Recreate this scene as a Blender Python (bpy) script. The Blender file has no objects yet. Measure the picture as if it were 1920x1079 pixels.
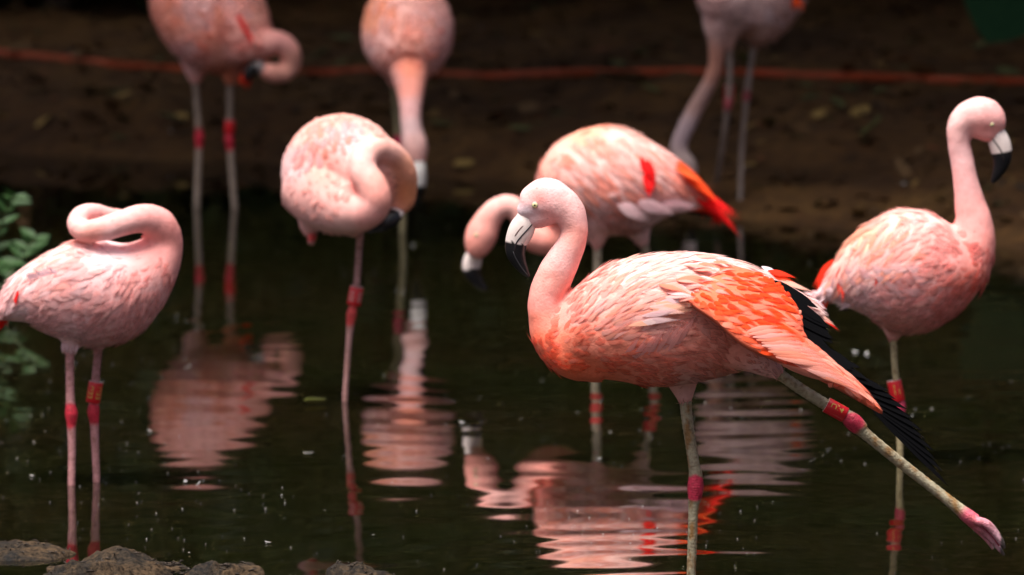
import bpy, math, random
import numpy as np
from mathutils import Vector, Matrix
from mathutils.bvhtree import BVHTree

random.seed(7)
RNG = np.random.default_rng(7)
SC = bpy.context.scene
COL = SC.collection

# ------------------------------------------------------------------ camera
F = 16000.0                    # focal length in photo pixels (300 mm on 36 mm, 1920 px wide)
CAMH = 2.08                    # metres above the water
PITCH = math.atan(1579.5 / F)
cam_d = bpy.data.cameras.new('camera')
cam_d.sensor_width = 36.0
cam_d.lens = 300.0
cam_d.clip_start = 0.5
cam_d.clip_end = 2000.0
cam_d.dof.use_dof = True
cam_d.dof.focus_distance = 15.35
cam_d.dof.aperture_fstop = 6.6
cam = bpy.data.objects.new('camera', cam_d)
COL.objects.link(cam)
cam.location = (0, 0, CAMH)
cam.rotation_euler = (math.pi / 2 - PITCH, 0, 0)
SC.camera = cam

# ------------------------------------------------------------------ world, sun, exposure
SUNDIR = Vector((-0.20, -0.29, 1.0)).normalized()     # towards the sun
w = bpy.data.worlds.new('World')
SC.world = w
w.use_nodes = True
nt = w.node_tree
nt.nodes.clear()
sky = nt.nodes.new('ShaderNodeTexSky')
sky.sky_type = 'NISHITA'
sky.sun_disc = False
sky.sun_elevation = math.asin(SUNDIR.z)
sky.sun_rotation = math.atan2(SUNDIR.x, SUNDIR.y)
sky.dust_density = 7.0
sky.air_density = 0.4
sky.ozone_density = 0.4
bg = nt.nodes.new('ShaderNodeBackground')
bg.inputs['Strength'].default_value = 0.10
wo = nt.nodes.new('ShaderNodeOutputWorld')
nt.links.new(sky.outputs[0], bg.inputs['Color'])
nt.links.new(bg.outputs[0], wo.inputs['Surface'])

sun_d = bpy.data.lights.new('sun', 'SUN')
sun_d.energy = 3.6
sun_d.angle = math.radians(28)
sun_d.color = (1.0, 0.95, 0.87)
sun = bpy.data.objects.new('sun', sun_d)
COL.objects.link(sun)
sun.rotation_euler = SUNDIR.to_track_quat('Z', 'Y').to_euler()
sun.location = (0, 10, 20)

SC.view_settings.view_transform = 'Standard'
SC.view_settings.look = 'None'
SC.view_settings.gamma = 1.0
SC.view_settings.use_curve_mapping = False
SC.view_settings.exposure = 0.68
SC.render.engine = 'CYCLES'
SC.cycles.use_denoising = True
SC.cycles.max_bounces = 6
SC.cycles.transparent_max_bounces = 12

# ------------------------------------------------------------------ helpers
FW = np.array([0, math.cos(PITCH), -math.sin(PITCH)])
UP = np.array([0, math.sin(PITCH), math.cos(PITCH)])
CAMP = np.array([0, 0, CAMH])

def ray(px, py):
    return FW + np.array([1.0, 0, 0]) * (px - 960) / F + UP * (539.5 - py) / F

def at(px, py, Y):
    d = ray(px, py)
    return CAMP + d * (Y / d[1])

def on_z(px, py, z=0.0):
    d = ray(px, py)
    return CAMP + d * ((z - CAMH) / d[2])

def proj(P):
    P = np.asarray(P, float).reshape(-1, 3) - CAMP
    dep = P @ FW
    return 960 + F * P[:, 0] / dep, 539.5 - F * (P @ UP) / dep

def s2l(r, g, b):
    def f(c):
        c /= 255.0
        return c / 12.92 if c <= 0.04045 else ((c + 0.055) / 1.055) ** 2.4
    return (f(r), f(g), f(b))

def vnoise(P, scale, seed=0):
    """smooth value noise in [-1,1] on an (n,3) array"""
    P = np.asarray(P, float) * scale
    i = np.floor(P).astype(np.int64)
    f = P - i
    f = f * f * (3 - 2 * f)
    def h(a, b, c):
        n = (a * 374761393 + b * 668265263 + c * 2147483647 + seed * 974634721) & 0xFFFFFFFF
        n = ((n ^ (n >> 13)) * 1274126177) & 0xFFFFFFFF
        n = n ^ (n >> 16)
        return (n & 0xFFFF) / 32767.5 - 1
    x, y, z = i[:, 0], i[:, 1], i[:, 2]
    fx, fy, fz = f[:, 0], f[:, 1], f[:, 2]
    def L(a, b, t): return a + (b - a) * t
    return L(L(L(h(x, y, z), h(x + 1, y, z), fx), L(h(x, y + 1, z), h(x + 1, y + 1, z), fx), fy),
             L(L(h(x, y, z + 1), h(x + 1, y, z + 1), fx), L(h(x, y + 1, z + 1), h(x + 1, y + 1, z + 1), fx), fy), fz)

def fbm(P, scale, octs=4, seed=0):
    a, s = 0, 1.0
    for k in range(octs):
        a = a + s * vnoise(P, scale * 2 ** k, seed + k)
        s *= 0.5
    return a

def mesh_from(name, V, faces, mat=None, col=None, smooth=True, uv=None):
    """faces: list of lists or an (n,k) int array"""
    me = bpy.data.meshes.new(name)
    V = np.asarray(V, np.float32)
    if isinstance(faces, np.ndarray):
        n, k = faces.shape
        me.vertices.add(len(V)); me.vertices.foreach_set('co', V.ravel())
        me.loops.add(n * k); me.loops.foreach_set('vertex_index', faces.astype(np.int32).ravel())
        me.polygons.add(n)
        me.polygons.foreach_set('loop_start', np.arange(0, n * k, k, dtype=np.int32))
        me.polygons.foreach_set('loop_total', np.full(n, k, np.int32))
        me.update(calc_edges=True)
    else:
        me.from_pydata([tuple(map(float, v)) for v in V], [], [list(map(int, f)) for f in faces])
        me.update()
    if smooth:
        me.polygons.foreach_set('use_smooth', np.ones(len(me.polygons), bool))
    if col is not None:
        set_col(me, col)
    if uv is not None:
        lay = me.uv_layers.new(name='UVMap')
        li = np.empty(len(me.loops), np.int32); me.loops.foreach_get('vertex_index', li)
        lay.data.foreach_set('uv', np.asarray(uv, np.float32)[li].ravel())
    if mat is not None:
        me.materials.append(mat)
    return me

def set_col(me, col):
    a = me.attributes.get('Col') or me.attributes.new('Col', 'FLOAT_COLOR', 'POINT')
    c = np.ones((len(me.vertices), 4), np.float32)
    c[:, :3] = np.clip(np.asarray(col, np.float32).reshape(-1, 3), 0, 1)
    a.data.foreach_set('color', c.ravel())

def add(name, me, parent=None, loc=(0, 0, 0), **props):
    o = bpy.data.objects.new(name, me)
    COL.objects.link(o)
    o.location = loc
    if parent is not None:
        o.parent = parent
    for k, v in props.items():
        o[k] = v
    return o

def catmull(A, sub):
    A = np.asarray(A, float)
    n = len(A)
    out = []
    for i in range(n - 1):
        p0 = A[max(i - 1, 0)]; p1 = A[i]; p2 = A[i + 1]; p3 = A[min(i + 2, n - 1)]
        for k in range(sub):
            t = k / sub
            out.append(0.5 * ((2 * p1) + (-p0 + p2) * t + (2 * p0 - 5 * p1 + 4 * p2 - p3) * t * t
                              + (-p0 + 3 * p1 - 3 * p2 + p3) * t ** 3))
    out.append(A[-1])
    return np.array(out)

def loft_mesh(C, RA, RB, ref=(0, 1, 0), n=24, cap=True):
    """tube round the points C, radii RA (across, in the picture plane) and RB (along ref)"""
    C = np.asarray(C, float)
    T = np.gradient(C, axis=0)
    T /= np.linalg.norm(T, axis=1)[:, None] + 1e-12
    ref = np.asarray(ref, float)
    N = np.cross(T, ref)
    ln = np.linalg.norm(N, axis=1)
    for i in range(len(N)):
        if ln[i] < 0.15:
            N[i] = N[i - 1] if i else np.array([1.0, 0, 0])
        else:
            N[i] /= ln[i]
        if i and N[i] @ N[i - 1] < 0 and False:
            N[i] = -N[i]
    B = np.cross(N, T)
    B /= np.linalg.norm(B, axis=1)[:, None] + 1e-12
    ang = np.linspace(0, 2 * math.pi, n, endpoint=False)
    V = (C[:, None, :] + N[:, None, :] * (np.cos(ang)[None, :, None] * RA[:, None, None])
         + B[:, None, :] * (np.sin(ang)[None, :, None] * RB[:, None, None])).reshape(-1, 3)
    m = len(C)
    Fc = []
    for i in range(m - 1):
        for k in range(n):
            a = i * n + k; b = i * n + (k + 1) % n
            Fc.append([a, b, b + n, a + n])
    if cap:
        V = np.vstack([V, C[0], C[-1]])
        a0, a1 = m * n, m * n + 1
        for k in range(n):
            Fc.append([a0, (k + 1) % n, k])
            Fc.append([a1, (m - 1) * n + k, (m - 1) * n + (k + 1) % n])
    return V, Fc, T

# ------------------------------------------------------------------ materials
def newmat(name):
    m = bpy.data.materials.new(name)
    m.use_nodes = True
    nt = m.node_tree
    return m, nt, nt.nodes['Principled BSDF'], nt.nodes['Material Output']

def N(nt, typ, **kw):
    n = nt.nodes.new(typ)
    for k, v in kw.items():
        if k.startswith('_'):
            setattr(n, k[1:], v)
        else:
            n.inputs[k].default_value = v
    return n

def mixcol(nt, fac, a, b, mode='MIX'):
    n = nt.nodes.new('ShaderNodeMix')
    n.data_type = 'RGBA'
    n.blend_type = mode
    for idx, v in ((0, fac), (6, a), (7, b)):
        if hasattr(v, 'is_output') or isinstance(v, bpy.types.NodeSocket):
            nt.links.new(v, n.inputs[idx])
        else:
            n.inputs[idx].default_value = v if idx == 0 else (*v, 1) if len(v) == 3 else v
    return n.outputs[2]

def ramp(nt, src, stops):
    r = nt.nodes.new('ShaderNodeValToRGB')
    el = r.color_ramp.elements
    while len(el) < len(stops):
        el.new(0.5)
    for e, (p, c) in zip(el, stops):
        e.position = p
        e.color = (*c, 1) if len(c) == 3 else c
    nt.links.new(src, r.inputs[0])
    return r.outputs[0]

def plumage_mat(name, src_kind='attr', trans=0.2, rough=0.75, fray=True):
    """src_kind: 'attr' takes the colour from the mesh, 'object' from the object; fray dissolves tips into barbs"""
    m, nt, p, out = newmat(name)
    tco = N(nt, 'ShaderNodeTexCoord')
    oi = N(nt, 'ShaderNodeObjectInfo')
    if src_kind == 'object':
        src = oi.outputs['Color']
    else:
        src = N(nt, 'ShaderNodeAttribute', _attribute_name='Col').outputs['Color']
    c = src
    fac = None
    if fray:
        sep = N(nt, 'ShaderNodeSeparateXYZ'); nt.links.new(tco.outputs['UV'], sep.inputs[0])
        # strands: long thin streaks that run with the feather and spread a little from the shaft
        sx = N(nt, 'ShaderNodeMath', _operation='MULTIPLY'); sx.inputs[1].default_value = 9.0
        nt.links.new(sep.outputs[0], sx.inputs[0])
        sy = N(nt, 'ShaderNodeMath', _operation='MULTIPLY'); sy.inputs[1].default_value = 1.6
        nt.links.new(sep.outputs[1], sy.inputs[0])
        cmb = N(nt, 'ShaderNodeCombineXYZ')
        nt.links.new(sx.outputs[0], cmb.inputs[0]); nt.links.new(sy.outputs[0], cmb.inputs[1])
        if src_kind == 'object':
            rz = N(nt, 'ShaderNodeMath', _operation='MULTIPLY'); rz.inputs[1].default_value = 40.0
            nt.links.new(oi.outputs['Random'], rz.inputs[0]); nt.links.new(rz.outputs[0], cmb.inputs[2])
        else:
            sp = N(nt, 'ShaderNodeSeparateXYZ'); nt.links.new(tco.outputs['Object'], sp.inputs[0])
            rz = N(nt, 'ShaderNodeMath', _operation='MULTIPLY'); rz.inputs[1].default_value = 25.0
            nt.links.new(sp.outputs[0], rz.inputs[0]); nt.links.new(rz.outputs[0], cmb.inputs[2])
        nz = N(nt, 'ShaderNodeTexNoise', Scale=1.0, Detail=3.0, Roughness=0.6)
        nt.links.new(cmb.outputs[0], nz.inputs['Vector'])
        barb = ramp(nt, nz.outputs[0], [(0.3, (0.88, 0.82, 0.80)), (0.7, (1.08, 1.06, 1.06))])
        c = mixcol(nt, 1.0, c, barb, 'MULTIPLY')
        # alpha: 1 on the vane, breaking up into strands at the tip and at the margins
        e1 = N(nt, 'ShaderNodeMath', _operation='SUBTRACT'); e1.inputs[1].default_value = 0.5
        nt.links.new(sep.outputs[0], e1.inputs[0])
        e2 = N(nt, 'ShaderNodeMath', _operation='ABSOLUTE'); nt.links.new(e1.outputs[0], e2.inputs[0])
        e3 = N(nt, 'ShaderNodeMath', _operation='POWER'); e3.inputs[1].default_value = 2.0; nt.links.new(e2.outputs[0], e3.inputs[0])
        q = N(nt, 'ShaderNodeMath', _operation='MULTIPLY_ADD'); q.inputs[1].default_value = 1.5   # 1.5*e^2 + v
        nt.links.new(e3.outputs[0], q.inputs[0]); nt.links.new(sep.outputs[1], q.inputs[2])
        q2 = N(nt, 'ShaderNodeMath', _operation='MULTIPLY_ADD'); q2.inputs[1].default_value = 0.9
        nt.links.new(nz.outputs[0], q2.inputs[0]); nt.links.new(q.outputs[0], q2.inputs[2])
        mr = N(nt, 'ShaderNodeMapRange'); mr.inputs[1].default_value = 1.08; mr.inputs[2].default_value = 1.45
        mr.inputs[3].default_value = 0.0; mr.inputs[4].default_value = 1.0
        nt.links.new(q2.outputs[0], mr.inputs[0])
        fac = mr.outputs[0]
    else:
        nz = N(nt, 'ShaderNodeTexNoise', Scale=55.0, Detail=5.0, Roughness=0.65)
        nt.links.new(tco.outputs['Object'], nz.inputs['Vector'])
        v = ramp(nt, nz.outputs[0], [(0.3, (0.88, 0.83, 0.82)), (0.7, (1.08, 1.08, 1.08))])
        c = mixcol(nt, 1.0, c, v, 'MULTIPLY')
        bp = N(nt, 'ShaderNodeBump', Strength=0.25, Distance=0.004)
        nz2 = N(nt, 'ShaderNodeTexNoise', Scale=240.0, Detail=3.0)
        nt.links.new(tco.outputs['Object'], nz2.inputs['Vector'])
        nt.links.new(nz2.outputs[0], bp.inputs['Height'])
        nt.links.new(bp.outputs[0], p.inputs['Normal'])
    nt.links.new(c, p.inputs['Base Color'])
    p.inputs['Roughness'].default_value = rough
    p.inputs['Specular IOR Level'].default_value = 0.18
    p.inputs['Sheen Weight'].default_value = 0.04
    p.inputs['Sheen Roughness'].default_value = 0.5
    last = p.outputs[0]
    if trans > 0:
        tr = N(nt, 'ShaderNodeBsdfTranslucent'); nt.links.new(c, tr.inputs['Color'])
        mx = N(nt, 'ShaderNodeMixShader'); mx.inputs[0].default_value = trans
        nt.links.new(last, mx.inputs[1]); nt.links.new(tr.outputs[0], mx.inputs[2])
        last = mx.outputs[0]
    if fac is not None:
        tp = N(nt, 'ShaderNodeBsdfTransparent')
        mx = N(nt, 'ShaderNodeMixShader'); nt.links.new(fac, mx.inputs[0])
        nt.links.new(last, mx.inputs[1]); nt.links.new(tp.outputs[0], mx.inputs[2])
        last = mx.outputs[0]
    nt.links.new(last, out.inputs['Surface'])
    return m

def attr_mat(name, rough=0.5, spec=0.5, bump=None, var=0.0):
    m, nt, p, out = newmat(name)
    a = N(nt, 'ShaderNodeAttribute', _attribute_name='Col').outputs['Color']
    tc = N(nt, 'ShaderNodeTexCoord').outputs['Object']
    if var:
        nz = N(nt, 'ShaderNodeTexNoise', Scale=var, Detail=4.0, Roughness=0.7)
        nt.links.new(tc, nz.inputs['Vector'])
        v = ramp(nt, nz.outputs[0], [(0.32, (0.5, 0.42, 0.36)), (0.52, (1, 1, 1)), (0.75, (1.15, 1.15, 1.15))])
        a = mixcol(nt, 1.0, a, v, 'MULTIPLY')
    nt.links.new(a, p.inputs['Base Color'])
    p.inputs['Roughness'].default_value = rough
    p.inputs['Specular IOR Level'].default_value = spec
    if bump:
        vo = N(nt, 'ShaderNodeTexVoronoi', Scale=bump[0])
        nt.links.new(tc, vo.inputs['Vector'])
        b = N(nt, 'ShaderNodeBump', Strength=bump[1], Distance=0.002)
        nt.links.new(vo.outputs[0], b.inputs['Height'])
        nt.links.new(b.outputs[0], p.inputs['Normal'])
    return m

M_PLUM = plumage_mat('plumage', trans=0.0, fray=False)
M_CONT = plumage_mat('contour_feathers', trans=0.32)
M_FEA = plumage_mat('wing_feathers', 'object', trans=0.32)
M_BEAK = attr_mat('beak_horn', 0.28, 0.5, (900, 0.04))
M_EYE = attr_mat('eye_gloss', 0.06, 0.6)
M_LEG = attr_mat('leg_skin', 0.5, 0.4, (260, 0.5), 120.0)
M_BAND = attr_mat('band_plastic', 0.35, 0.5)

def simple_mat(name, col, rough, col2=None, scale=20.0, bump=0.0, spec=0.4, trans=0.0):
    m, nt, p, out = newmat(name)
    tc = N(nt, 'ShaderNodeTexCoord').outputs['Object']
    nz = N(nt, 'ShaderNodeTexNoise', Scale=scale, Detail=6.0, Roughness=0.65)
    nt.links.new(tc, nz.inputs['Vector'])
    c = ramp(nt, nz.outputs[0], [(0.35, col), (0.65, col2 or col)])
    nt.links.new(c, p.inputs['Base Color'])
    p.inputs['Roughness'].default_value = rough
    p.inputs['Specular IOR Level'].default_value = spec
    if bump:
        b = N(nt, 'ShaderNodeBump', Strength=bump, Distance=0.01)
        nt.links.new(nz.outputs[0], b.inputs['Height']); nt.links.new(b.outputs[0], p.inputs['Normal'])
    if trans:
        tr = N(nt, 'ShaderNodeBsdfTranslucent'); nt.links.new(c, tr.inputs['Color'])
        mx = N(nt, 'ShaderNodeMixShader'); mx.inputs[0].default_value = trans
        nt.links.new(p.outputs[0], mx.inputs[1]); nt.links.new(tr.outputs[0], mx.inputs[2])
        nt.links.new(mx.outputs[0], out.inputs['Surface'])
    return m

# black flight feathers: dark, slightly glossy, barbed
M_BLACK = simple_mat('black_flight_feather', (0.0025, 0.0025, 0.003), 0.8, (0.004, 0.004, 0.005), 60, 0.0, 0.02)

# ------------------------------------------------------------------ ground, water
SH_PX = [(-900, 262), (0, 283), (400, 300), (800, 328), (1000, 350), (1250, 395), (1450, 425), (1700, 448), (1920, 470), (2900, 520)]
_sh = np.array([on_z(*p)[:2] for p in SH_PX])

def shore_y(x):
    return np.interp(x, _sh[:, 0], _sh[:, 1])

def axis(lo, hi, step, far, growth=1.35):
    a = list(np.arange(lo, hi + step * 0.5, step))
    s = step
    b = [a[-1]]
    while b[-1] < far:
        s *= growth; b.append(b[-1] + s)
    s = step
    c = [a[0]]
    while c[-1] > -far:
        s *= growth; c.append(c[-1] - s)
    return np.array(c[1:][::-1] + a + b[1:])

def ground_z(X, Y):
    s0 = shore_y(X) + 0.10 * vnoise(np.c_[X, Y * 0, X * 0], 3.0, 5) + 0.05 * vnoise(np.c_[X, Y * 0, X * 0], 9.0, 6)
    d = Y - s0                                        # behind the far shore
    d2 = np.maximum(np.abs(X) - 16.0, 6.0 - Y)        # side and near banks
    d = np.maximum(d, d2)
    up = np.where(d < 0.5, 0.20 * d, 0.10 + 0.052 * (d - 0.5))
    up = np.where(d > 9, 0.542 + 0.28 * (d - 9), up)
    up = np.minimum(up, 14.0)
    z = np.where(d > 0, up, np.maximum(d * 0.12, -0.18))
    P = np.c_[X, Y, X * 0]
    amp = np.clip(d * 0.10, 0.0, 0.05) + 0.006
    return z + amp * fbm(P, 2.3, 5, 11) * 0.6 + np.where(d > 0, 0.009, 0.0) * fbm(P, 14, 3, 31)

gx = axis(-2.6, 2.6, 0.035, 140.0)
gy = axis(21.0, 29.0, 0.035, 170.0)
GX, GY = np.meshgrid(gx, gy)
GZ = ground_z(GX.ravel(), GY.ravel())
GV = np.c_[GX.ravel(), GY.ravel(), GZ]
nx, ny = len(gx), len(gy)
ii = (np.arange(ny - 1)[:, None] * nx + np.arange(nx - 1)[None, :]).ravel()
GF = np.c_[ii, ii + 1, ii + 1 + nx, ii + nx]

m, nt, p, out = newmat('wet_mud')
tc = N(nt, 'ShaderNodeTexCoord').outputs['Object']
n1 = N(nt, 'ShaderNodeTexNoise', Scale=2.2, Detail=8.0, Roughness=0.65); nt.links.new(tc, n1.inputs['Vector'])
n2 = N(nt, 'ShaderNodeTexNoise', Scale=26.0, Detail=6.0, Roughness=0.7); nt.links.new(tc, n2.inputs['Vector'])
c1 = ramp(nt, n1.outputs[0], [(0.3, (0.030, 0.012, 0.003)), (0.5, (0.066, 0.030, 0.008)), (0.7, (0.115, 0.060, 0.017))])
c2 = ramp(nt, n2.outputs[0], [(0.3, (0.45, 0.42, 0.4)), (0.55, (1, 1, 1)), (0.8, (1.6, 1.5, 1.3))])
nt.links.new(mixcol(nt, 1.0, c1, c2, 'MULTIPLY'), p.inputs['Base Color'])
p.inputs['Roughness'].default_value = 0.8
p.inputs['Specular IOR Level'].default_value = 0.25
bp = N(nt, 'ShaderNodeBump', Strength=0.5, Distance=0.02); nt.links.new(n2.outputs[0], bp.inputs['Height'])
nt.links.new(bp.outputs[0], p.inputs['Normal'])
M_MUD = m
ground = add('ground', mesh_from('ground', GV, GF, M_MUD), kind='structure')

# water: a sheet with real ripples
wx = axis(-2.2, 2.2, 0.022, 17.0)
wy0 = np.arange(13.0, 25.6, 0.02)
wy = np.r_[np.arange(5.6, 13.0, 0.1), wy0, np.arange(25.65, 30.0, 0.2)]
WX, WY = np.meshgrid(wx, wy)
wxf, wyf = WX.ravel(), WY.ravel()
rip = np.zeros(len(wxf))
rg = np.random.default_rng(3)
PW = np.c_[wxf, wyf, wxf * 0]
patch = np.clip(0.55 + 0.6 * vnoise(PW * [1, .6, 1], 0.9, 77), 0.12, 1.2)
patch2 = np.clip(0.5 + 0.7 * vnoise(PW * [1, .5, 1], 1.7, 78), 0.0, 1.2)
RIPPLE = 0.7
side = np.interp(wxf, [-1.2, -0.1, 0.2, 1.2], [0.5, 0.6, 1.1, 1.0])
patch *= side; patch2 *= side
for lam, slope, pt in ((0.46, .0022, 1), (0.33, .0030, 1), (0.27, .0030, 1), (0.21, .0030, 1), (0.17, .0026, 2), (0.13, .0022, 2), (0.10, .0016, 2), (0.075, .0011, 2)):
    for k in range(3):
        th = rg.normal(0, 0.42)
        lm = lam * rg.uniform(0.88, 1.14)
        kx, ky = math.sin(th) * 2 * math.pi / lm, math.cos(th) * 2 * math.pi / lm
        rip += (patch if pt == 1 else patch2) * slope * RIPPLE * lm / (2 * math.pi) * np.sin(kx * wxf + ky * wyf + rg.uniform(0, 6.28))
def rings(px, py, amp, lam, R):
    c = on_z(px, py)
    r = np.hypot(wxf - c[0], wyf - c[1])
    global rip
    rip = rip + amp * np.exp(-r / R) * np.cos(2 * math.pi * r / lam) * np.clip(r / 0.05, 0, 1)
rings(1120, 660, .00042, 0.21, 0.9)
rings(1205, 665, .00034, 0.17, 0.8)
rings(1297, 1120, .00030, 0.15, 0.7)
rings(1690, 866, .00022, 0.16, 0.6)
rings(1285, 372, .00045, 0.22, 0.9)
rings(770, 435, .00022, 0.16, 0.5)
rip *= np.clip((13.9 - np.abs(wxf) * 4.5) / 4, 0, 1)
WV = np.c_[wxf, wyf, rip]
nx, ny = len(wx), len(wy)
ii = (np.arange(ny - 1)[:, None] * nx + np.arange(nx - 1)[None, :]).ravel()
WF = np.c_[ii, ii + 1, ii + 1 + nx, ii + nx]
m, nt, p, out = newmat('pond_water')
p.inputs['Base Color'].default_value = (0.0085, 0.0070, 0.0028, 1)
p.inputs['Roughness'].default_value = 0.03
p.inputs['IOR'].default_value = 1.333
p.inputs['Subsurface Weight'].default_value = 1.0        # murky: light spreads in the water
p.inputs['Subsurface Radius'].default_value = (1.0, 1.0, 0.8)
p.inputs['Subsurface Scale'].default_value = 0.35
tc = N(nt, 'ShaderNodeTexCoord').outputs['Object']
n1 = N(nt, 'ShaderNodeTexNoise', Scale=1.3, Detail=3.0); nt.links.new(tc, n1.inputs['Vector'])
nt.links.new(ramp(nt, n1.outputs[0], [(0.35, (0.0088, 0.0064, 0.0024)), (0.65, (0.0064, 0.0068, 0.0022))]), p.inputs['Base Color'])
M_WATER = m
add('pond_water', mesh_from('pond_water', WV, WF, M_WATER), kind='structure')

# ------------------------------------------------------------------ feather meshes
def feather_template(rows=6, bend=0.0, droop=0.10, round_tip=0.6, camber=0.12):
    """unit feather: root at the origin, tip at x=1, half width 1 in y, z up"""
    t = np.linspace(0, 1, rows)
    prof = np.minimum(1, (t / 0.35) ** 0.7 * 0.85 + 0.15) * np.clip((1 - t ** (3.2 if round_tip > 0.5 else 1.7)), 0.0, 1) ** 0.6
    prof[0] = 0.18
    V, uv = [], []
    for ti, wi in zip(t, prof):
        for j, s in enumerate((-1, 0, 1)):
            V.append((ti, s * wi, camber * (0.0 if s else 1.0) * wi)); uv.append(((s + 1) / 2, ti))
    V = np.array(V)
    Fc = []
    for i in range(rows - 1):
        for j in range(2):
            a = i * 3 + j
            Fc.append([a, a + 1, a + 4, a + 3])
    return V, np.array(Fc), np.array(uv)

FK = {'round': (0.7, 0, .10), 'point': (0.3, 0, .12), 'bendl': (0.6, .10, .14), 'bendr': (0.6, -.10, .14), 'blade': (0.3, .05, .05), 'bladel': (0.3, -.08, .05)}
_fm = {}
def feather_mesh(kind, mat):
    key = (kind, mat.name)
    if key in _fm:
        return _fm[key]
    rt, bend, droop = FK[kind]
    V, Fc, uv = feather_template(9, bend, droop, rt, camber=0.06)
    V = V.copy()
    t = V[:, 0].copy()
    V[:, 1] += bend * 8 * t ** 2                  # in half widths
    V[:, 2] += droop * 2.5 * np.sin(math.pi * t)    # arched along its length
    me = mesh_from('feather_' + kind, V, Fc, mat, uv=uv)
    _fm[key] = me
    return me

def feather_obj(name, parent, base, root, tip, nrm, width, col, kind='round', mat=None, arch=0.0):
    """one feather from root to tip (world points) lying on a surface of normal nrm; parent frame origin is base"""
    root, tip, nrm = np.asarray(root, float), np.asarray(tip, float), np.asarray(nrm, float)
    x = tip - root
    L = np.linalg.norm(x); x = x / L
    nrm = nrm - x * (nrm @ x); nrm /= np.linalg.norm(nrm) + 1e-9
    y = np.cross(nrm, x)
    zs = max(width, arch / (FK[kind][2] * 2.5))
    o = bpy.data.objects.new(name, feather_mesh(kind, mat or M_FEA))
    COL.objects.link(o)
    o.parent = parent
    M = Matrix(((x[0] * L, y[0] * width, nrm[0] * zs, root[0] - base[0]),
                (x[1] * L, y[1] * width, nrm[1] * zs, root[1] - base[1]),
                (x[2] * L, y[2] * width, nrm[2] * zs, root[2] - base[2]),
                (0, 0, 0, 1)))
    o.matrix_basis = M
    if max(col) > 0.1:
        col = saturate(col)
    o.color = (*[max(0.0, min(1.0, float(c))) for c in col], 1)
    return o

def pip(x, y, poly):
    c = False
    n = len(poly)
    for i in range(n):
        x1, y1 = poly[i]; x2, y2 = poly[(i + 1) % n]
        if (y1 > y) != (y2 > y) and x < (x2 - x1) * (y - y1) / (y2 - y1) + x1:
            c = not c
    return c

def pip_np(x, y, poly):
    c = np.zeros(len(x), bool)
    n = len(poly)
    for i in range(n):
        x1, y1 = poly[i]; x2, y2 = poly[(i + 1) % n]
        if y1 == y2:
            continue
        c ^= ((y1 > y) != (y2 > y)) & (x < (x2 - x1) * (y - y1) / (y2 - y1) + x1)
    return c

# ------------------------------------------------------------------ the bird builder
PINK = (0.88, 0.46, 0.38); PALE = (0.90, 0.60, 0.53); CORAL = (0.84, 0.22, 0.13); CREAM = (0.90, 0.69, 0.60)
WHITE = (0.90, 0.73, 0.68); ORANGE = (0.86, 0.32, 0.18); RED = (0.82, 0.10, 0.06); BUFF = (0.62, 0.42, 0.33)
LEGG = (0.37, 0.33, 0.23); KNEE = (0.58, 0.035, 0.085); LEGP = (0.50, 0.24, 0.25)

def saturate(C, k=1.34):
    C = np.asarray(C, float)
    g_ = C.mean(-1, keepdims=True)
    return np.clip(g_ + (C - g_) * k, 0.012, 0.94) * [0.96, 0.925, 1.09]

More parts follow.
